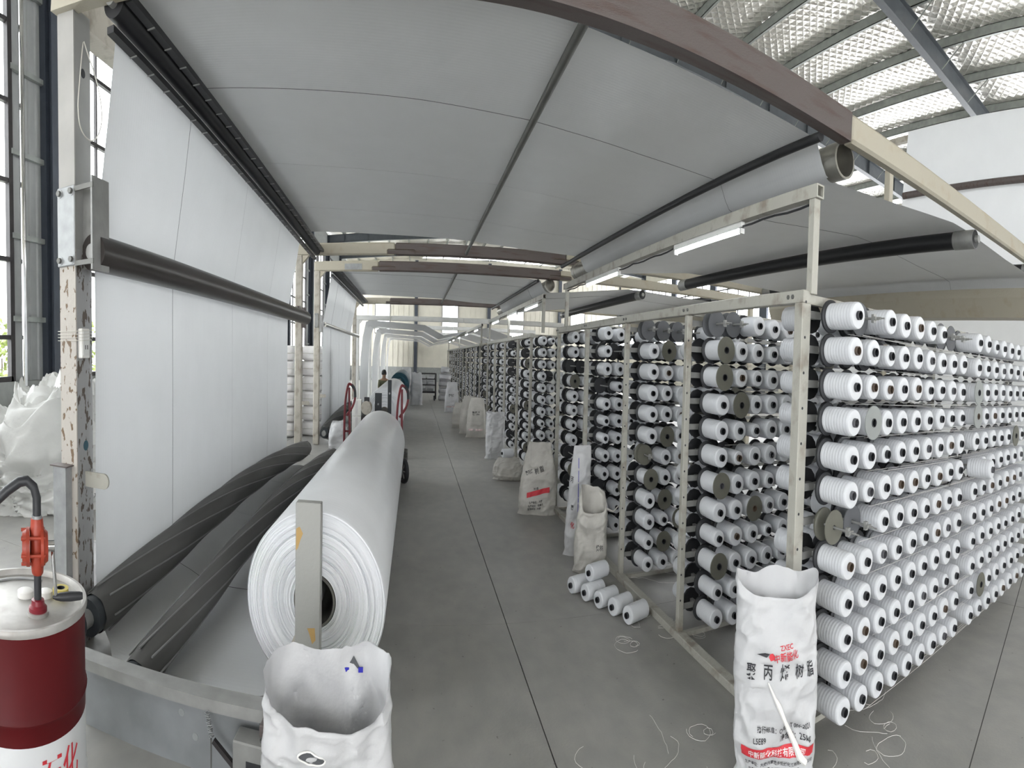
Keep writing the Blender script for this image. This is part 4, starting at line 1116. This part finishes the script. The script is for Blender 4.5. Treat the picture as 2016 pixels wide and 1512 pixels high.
# ================================================================== heap of cloth by the window
def heap(loc, rx, ry, h, seed, label, name='cloth_heap', n=150, hs=1., rz=0):
    def fn(u, v):
        a = 2*pi*u; e = .5*pi*v
        d = Vector((cos(a)*cos(e)**.8, sin(a)*cos(e)**.8, sin(e)**.9))
        q = Vector((d.x*rx, d.y*ry, d.z*h))/max(h, .3)*1.25+Vector((seed, seed*.7, 0))
        w = Vector((noise.noise(q*1.3), noise.noise(q*1.3+Vector((9, 4, 1))), noise.noise(q*1.3+Vector((2, 7, 5)))))
        f0 = noise.noise(q*1.1); f1 = abs(noise.noise(q*1.7+w*.8)); f2 = abs(noise.noise(Vector((q.x*2.2, q.y*2.2, q.z*5.5))+w*2.2)); f3 = abs(noise.noise(Vector((q.x*5, q.y*5, q.z*10))+w*3.5))
        g1 = max(0, 1-3.2*abs(noise.noise(Vector((q.x*1.6, q.y*1.6, q.z*3.2))+w*1.5)))**2; g2 = max(0, 1-4*abs(noise.noise(Vector((q.x*3.4, q.y*3.4, q.z*6))+w*2.4+Vector((5, 5, 5)))))**2
        k = .82+hs*(.16*f0+.26*f1+.16*f2+.06*f3+.09*g1+.06*g2)
        lim = min(1, k)
        return (d.x*rx*lim, d.y*ry*lim, max(.002, d.z*h*k*(.92+.1*f1)))
    m = MB().grid(fn, n*2, n, True)
    m.v[-1]
    o = m.build(name, 'cloth_pile', None, 70); o.location = loc; o.rotation_euler = (0, 0, rz)
    return tag(o, label, 'cloth heap')
heap((-4.98, 6.05, 0), .92, 1.62, 1.50, 2.3, 'tall crumpled heap of white cloth under the left window', n=130, rz=radians(-30))
heap((-3.75, 8.45, 0), .75, 1.1, 1.45, 7.1, 'crumpled white cloth heap seen between post and hanging cloth', n=80)
heap((-2.42, 2.72, 0), .16, .14, .10, 4.4, 'scrap of crumpled white plastic under the left bowed roller', 'plastic_scrap', n=50, hs=.15)

# ================================================================== wrapped bales behind the second frame
def bale(loc, w, d, h, seed, label, rz=0):
    t = thing('wrapped_bale', label, 'bale', loc, rz, 'stack of wrapped bales behind the second frame')
    def fn(u, v):
        a = 2*pi*u; tt = v
        k = (1-abs(2*tt-1)**6)**.3 if 0 < tt < 1 else .0
        g = lambda q, e: math.copysign(abs(q)**e, q)
        x = w/2*g(cos(a), .35)*(.80+.2*k); y = d/2*g(sin(a), .35)*(.80+.2*k); z = h*tt
        n_ = noise.noise(Vector((x*6+seed, y*6, z*9)))*.018
        return (x+n_, y+n_, z)
    m = MB().grid(fn, 40, 10, True); m.add([fn(i/40, 0) for i in range(40)], [tuple(range(39, -1, -1))]); m.add([fn(i/40, 1) for i in range(40)], [tuple(range(40))])
    m.build('wrapped_body', 'bale', t, 60)
    MB().tube([Vector((x, y, z)) for x, y, z in [fn(i/40, .5) for i in range(41)]], .008, 4).build('strap', 'sack_old', t)
lv = ['bottom', 'second', 'third', 'fourth', 'fifth', 'top']
for c, (x, y, nm) in enumerate(((-3.43, 13.3, 'left'), (-2.79, 13.75, 'right'))):
    for i in range(6):
        bale((x, y, .002+.315*i), .56, .75, .31, c*40+i*7, '%s plastic-wrapped white bale of the %s stack behind the frame post' % (lv[i], nm), RND.uniform(-.06, .06))

# ================================================================== hand trucks behind the big roll
def jack(loc, rz, label, s=1, big=False):
    t = thing('pallet_jack', label, 'pallet jack', loc, rz, 'red pallet jacks')
    a = [(-.03, -.10, .16), (-.02, -.02, .85), (0, .02, 1.10), (.04, .05, 1.27), (.09, .055, 1.285), (.155, .06, 1.22), (.175, .06, 1.10), (.13, .05, .97), (.02, .02, .84)]
    MB().tube(smooth([(x-.05, y, z) for x, y, z in a], 5), .021, 10).build('handle_loop', 'jack_red', t, True)
    MB().tube([(.035, -.10, .16), (.012, .02, 1.24)], .021, 10).build('handle_bar', 'jack_red', t, True)
    MB().tube([(-.08, -.05, .62), (.03, -.05, .62)], .014, 8).build('cross_bar', 'jack_red', t, True)
    MB().tube(smooth([(.06, .055, 1.28), (.115, .06, 1.215), (.128, .06, 1.10)], 5), .025, 10).build('grip', 'core_black', t, True)
    MB().cyl((-.02, -.10, .10), (-.02, -.10, .42), .045, 16).build('pump_cylinder', 'core_black', t, True)
    for i in range(8): MB().lathe([(.047, .20+.02*i), (.058, .21+.02*i), (.047, .22+.02*i)], 16, o=(.09, -.10, .05)).build('spring_coil', 'bolt', t, True)
    for x in (-.08, .07):
        w = MB().lathe([(.0, -.025), (.035, -.025), (.09, -.022), (.095, 0), (.09, .022), (.035, .025), (0, .025)], 28, o=(x, 0, 0), axis='x'); w.v = [(p, q-.10, r+.095) for p, q, r in w.v]
        wo = w.build('wheel', 'core_black', t, 40)
        for k in range(5):
            an = k*2*pi/5; MB().obox((x-.026, -.10, .095), (x-.026, -.10+.06*cos(an), .095+.06*sin(an)), .004, .014, (1, 0, 0)).build('spoke', 'steel_grey', wo)
    if big:
        w = MB().lathe([(.0, -.02), (.05, -.02), (.055, -.012), (.115, -.012), (.12, -.028), (.165, -.026), (.172, 0), (.165, .026), (.12, .028), (.115, .012), (.055, .012), (.05, .02), (0, .02)], 40, axis='x')
        wo = w.build('front_wheel', 'core_black', t, 40); wo.location = (.095, -.50, .173); wo.rotation_euler = (0, 0, radians(28))
        for k in range(6):
            an = k*pi/3; MB().obox((-.024, 0, 0), (-.014, .115*cos(an), .115*sin(an)), .008, .02, (1, 0, 0)).build('spoke', 'steel_grey', wo)
        MB().obox((.07, -.48, .173), (-.0, -.12, .22), .03, .03).build('wheel_arm', 'jack_red', t)
    MB().box(min(-.16*s, -.08*s), max(-.16*s, -.08*s), -.34, .16, .12, .20).build('yoke', 'jack_red', t)
    for y in (-.28, .10): MB().box(min(-.5*s, -.16*s), max(-.5*s, -.16*s), y-.06, y+.06, .075, .115, bev=.01).build('fork', 'jack_red', t)
jack((-1.22, 9.32, 0), radians(10), 'red pallet jack with looped handle, left one behind the big roll', -1)
jack((-.24, 9.25, 0), radians(-2), 'red pallet jack with looped handle and black wheel, at the aisle edge', 1, True)

# ================================================================== second loom's take-up end and the clutter beyond
def upright(loc, h, label, w=.1, d=.08, matn='dark_box'):
    t = thing('roll_stand', label, 'stand', loc, group='dark stands of the second loom')
    MB().box(-w/2, w/2, -d/2, d/2, 0, h, bev=.006).build('upright', matn, t)
    MB().box(-w, w, -d, d, 0, .03).build('foot_plate', matn, t)
    MB().cyl((0, -d/2-.012, h*.8), (0, -d/2, h*.8), .02, 12).build('bolt', 'galv', t)
upright((-.86, 12.1, 0), 1.02, 'short black stand before the second cloth roll', .16, .10)
upright((-.60, 12.3, 0), 1.26, 'tall black stand before the second cloth roll', .09, .09)
mt = thing('drive_motor', 'beige and black drive motor beside the short black stand', 'motor', (-1.12, 11.9, 0))
MB().box(-.12, .12, -.15, .15, 0, .62, bev=.01).build('pedestal', 'frame_dark', mt)
MB().cyl((0, -.16, .76), (0, .18, .76), .115, 24).build('motor_body', 'cream_dull', mt, True)
for k in range(9): MB().lathe([(.116, 0), (.124, .004), (.116, .008)], 24, o=(0, .12-.03*k, .76), axis='y').build('cooling_fin', 'cream_dull', mt)
MB().box(-.06, .06, -.05, .05, .87, .95, bev=.006).build('terminal_box', 'core_black', mt)
for i, nm in enumerate(('bottom', 'middle', 'top')):
    b = thing('white_carton', '%s white carton stacked left of the drive motor' % nm, 'carton', (-1.36, 12.0, .002+.30*i), RND.uniform(-.05, .05), 'cartons beside the drive motor')
    MB().box(-.11, .11, -.14, .14, 0, .295, bev=.006).build('box', 'outside_wall', b)
    MB().box(-.03, .03, -.1405, -.14, .02, .28).build('packing_tape', 'bale', b)
sk = Sack(.20, .16, .55, 133, lean=(.0, .02), crumple=.02, top='closed', bulge=.12, topw=.8)
sk.build('cloth_bundle', (-1.72, 11.4, 0), 0, 'crumpled white bundle on the floor beside the left red handle', 'sack', 'white bundles by the second loom', 'bundle', nu=40, nv=26)
sk = Sack(.16, .12, .62, 137, lean=(.0, .0), crumple=.02, top='closed', bulge=.1, topw=.8)
sk.build('cloth_bundle', (-.42, 11.0, 0), 0, 'small white bundle between the black stands and the right red handle', 'sack', 'white bundles by the second loom', 'bundle', nu=40, nv=26)
cloth_roll(20.9, 25.6, (-.62, .80), .40, 'dark teal covered cloth roll on the third loom', endm='teal')
for y in (20.8, 25.7):
    t = thing('roll_stand', 'grey stand under the %s end of the teal roll' % ('near' if y < 22 else 'far'), 'stand', (-.62, y, 0), group='stands of the third loom')
    MB().box(-.06, .06, -.03, .03, 0, 1.0).build('upright', 'steel_grey', t); MB().box(-.2, .2, -.08, .08, 0, .04).build('foot_plate', 'steel_grey', t)
sk = Sack(.27, .25, 1.15, 141, crumple=.03, top='closed', bulge=.06, topw=.85, p=.5)
sk.build('bulk_bag', (.10, 23.4, 0), 0, 'large white bulk bag beside the teal roll', 'sack', None, 'bulk bag', nu=40, nv=30)
sk = Sack(.3, .28, 1.25, 143, crumple=.03, top='closed', bulge=.06, topw=.8, p=.5)
sk.build('bulk_bag', (-.45, 28.2, 0), 0, 'second white bulk bag, rising behind the teal roll', 'sack', None, 'bulk bag', nu=40, nv=30)

# cage cart
ct = thing('cage_cart', 'black steel cage cart holding white bundles at the far end of the aisle', 'cart', (.62, 26.2, 0))
MB().box(-.5, .5, -.4, .4, .30, .36).build('deck', 'frame_dark', ct)
for x in (-.48, .48):
    for y in (-.38, .38): MB().box(x-.025, x+.025, y-.025, y+.025, .06, 1.08).build('cage_post', 'frame_dark', ct)
for z in (.62, .85, 1.06):
    m = MB()
    for y in (-.38, .38): m.box(-.48, .48, y-.018, y+.018, z-.02, z+.02)
    for x in (-.48, .48): m.box(x-.018, x+.018, -.38, .38, z-.02, z+.02)
    m.build('cage_rail', 'frame_dark', ct)
for x in (-.42, .42):
    for y in (-.32, .32):
        w = MB().lathe([(0, -.03), (.08, -.03), (.085, 0), (.08, .03), (0, .03)], 18, axis='x'); w.v = [(a+x, b_+y, c+.085) for a, b_, c in w.v]; w.build('wheel', 'core_black', ct, True)
for k, (x, h) in enumerate(((-.22, .62), (.22, .62))):
    sk = Sack(.2, .26, h, 150+k, crumple=.02, top='closed', bulge=.1, topw=.8, p=.5)
    sk.build('cloth_bundle', (.62+x, 26.2, .361), 0, '%s white bundle riding in the cage cart' % ('left' if k == 0 else 'right'), 'sack', 'bundles in the cage cart', 'bundle', nu=32, nv=20)
for i in range(5):
    sk = Sack(.30 if i < 4 else .2, .24, .245, 160+i, crumple=.02, top='closed', bulge=.1, topw=.95, p=.45)
    sk.build('resin_sack', (1.58, 26.3, .001+.275*i), 0, '%s sack of the pile right of the cage cart' % ('bottom', 'second', 'third', 'fourth', 'top')[i], 'sack', 'piled sacks beside the cart', nu=32, nv=16)

# ================================================================== worker
def person():
    t = thing('person', 'person with black hair, olive shirt and grey trousers, seated beside the second loom', 'person', (-1.16, 19.3, 0), radians(20))
    V = [(0, 0, .52), (0, .01, .66), (0, .02, .82), (0, .03, .97), (0, .035, 1.06), (0, .02, 1.14), (0, .0, 1.22),          # 0..6 pelvis to head
         (-.17, .03, .96), (-.21, -.02, .74), (-.15, -.22, .62), (-.12, -.30, .62), (.17, .03, .96), (.21, -.02, .74), (.15, -.22, .62), (.12, -.30, .62),
         (-.10, -.03, .50), (-.13, -.40, .50), (-.13, -.42, .10), (-.13, -.52, .05), (.10, -.03, .50), (.13, -.40, .50), (.13, -.42, .10), (.13, -.52, .05)]
    E_ = [(0, 1), (1, 2), (2, 3), (3, 4), (4, 5), (5, 6), (3, 7), (7, 8), (8, 9), (9, 10), (3, 11), (11, 12), (12, 13), (13, 14), (0, 15), (15, 16), (16, 17), (17, 18), (0, 19), (19, 20), (20, 21), (21, 22)]
    Rr = [.14, .135, .15, .13, .055, .085, .095, .07, .05, .04, .035, .07, .05, .04, .035, .09, .065, .05, .04, .09, .065, .05, .04]
    def skin(name, idx, matn, grow=1.):
        me = bpy.data.meshes.new(name); m_ = {v: i for i, v in enumerate(idx)}
        me.from_pydata([V[i] for i in idx], [(m_[a], m_[b_]) for a, b_ in E_ if a in m_ and b_ in m_], [])
        me.materials.append(MATS[matn]); o = put(name, me, t)
        sm = o.modifiers.new('skin', 'SKIN'); me.skin_vertices[0].data[0].use_root = True
        for i, v in enumerate(idx):
            r = Rr[v]*grow; me.skin_vertices[0].data[i].radius = (r, r)
        sb = o.modifiers.new('sub', 'SUBSURF'); sb.levels = 1; sb.render_levels = 2
        return o
    body = skin('body', list(range(23)), 'skin', .92)
    skin('shirt', [0, 1, 2, 3, 7, 8, 11, 12], 'olive_shirt', 1.1)
    skin('trousers', [0, 15, 16, 17, 19, 20, 21], 'grey_trousers', 1.1)
    h = MB().grid(lambda u, v: (.098*sin(pi*v*.62)*cos(2*pi*u), .03+.108*sin(pi*v*.62)*sin(2*pi*u), 1.20+.115*cos(pi*v*.62)), 20, 10, True)
    h.build('hair', 'hair', t, True)
    for x in (-.035, .035): MB().lathe([(0, -.012), (.012, 0), (0, .012)], 10, o=(x, -.085, 1.20)).build('eye', 'hair', t, True)
    MB().add([(-.012, -.088, 1.16), (.012, -.088, 1.16), (0, -.115, 1.165), (0, -.09, 1.20)], [(0, 1, 2), (0, 2, 3), (1, 3, 2)]).build('nose', 'skin', t, True)
    for s_ in (-1, 1):
        for k in range(4): MB().tube([(s_*.12+(k-1.5)*.018, -.31, .625), (s_*.12+(k-1.5)*.018, -.36, .615), (s_*.12+(k-1.5)*.017, -.375, .59)], .008, 6).build('finger', 'skin', t, True)
        MB().tube([(s_*.12-s_*.035, -.30, .62), (s_*.12-s_*.05, -.335, .61)], .009, 6).build('thumb', 'skin', t, True)
        MB().box(s_*.13-.045, s_*.13+.045, -.58, -.36, 0, .08, bev=.02).build('shoe', 'core_black', t)
    st = thing('stool', 'low dark stool under the seated person', 'stool', (-1.16, 19.3, 0), radians(20))
    MB().cyl((0, .02, .335), (0, .02, .366), .17, 24).build('seat', 'frame_dark', st, True)
    for k in range(4):
        a = pi/4+k*pi/2; MB().tube([(.12*cos(a), .02+.12*sin(a), .335), (.16*cos(a), .02+.16*sin(a), 0)], .014, 8).build('leg', 'frame_dark', st)
person()

# ================================================================== neighbouring loom at the right
ns = MB().grid(lambda u, v: (9.75-.35*u+.01*noise.noise(Vector((u*3, v*4, 1))), 7.1-.5*u-(9.0)*v, 3.3+2.75*u), 12, 24).build('woven_cloth', 'fabric', None, True)
tag(ns, 'bright white cloth rising steeply at the upper right edge', 'cloth', 'woven cloth webs')
roller('cloth_bar', (9.44, -2., 4.95), (9.44, 6.7, 4.95), .06, 'rust_brown', 'brown bar across the bright cloth at the upper right', 'bar')
ns = MB().grid(lambda u, v: (10.3-.2*sin(pi*u), 9.4-12.*v, .02+2.9*u), 12, 24).build('woven_cloth', 'fabric', None, True)
tag(ns, 'white cloth standing upright behind the right end of the bobbins', 'cloth', 'woven cloth webs')
nf = thing('neighbouring_loom', 'cream posts of the neighbouring loom behind the hollow roller', 'loom', (9.8, 7.4, 0))
MB().box(-.08, .08, -.08, .08, 0, 6.1, bev=.01).build('post', 'cream_paint', nf)
MB().obox((0, 0, 3.0), (-1.4, 0, 4.6), .10, .14).build('brace', 'cream_paint', nf)
MB().box(-1.6, .08, -.06, .06, 4.5, 4.66, bev=.01).build('head_beam', 'cream_paint', nf)
MB().box(-.06, .06, -9., 0, 6.05, 6.15).build('top_rail', 'cream_dull', nf)
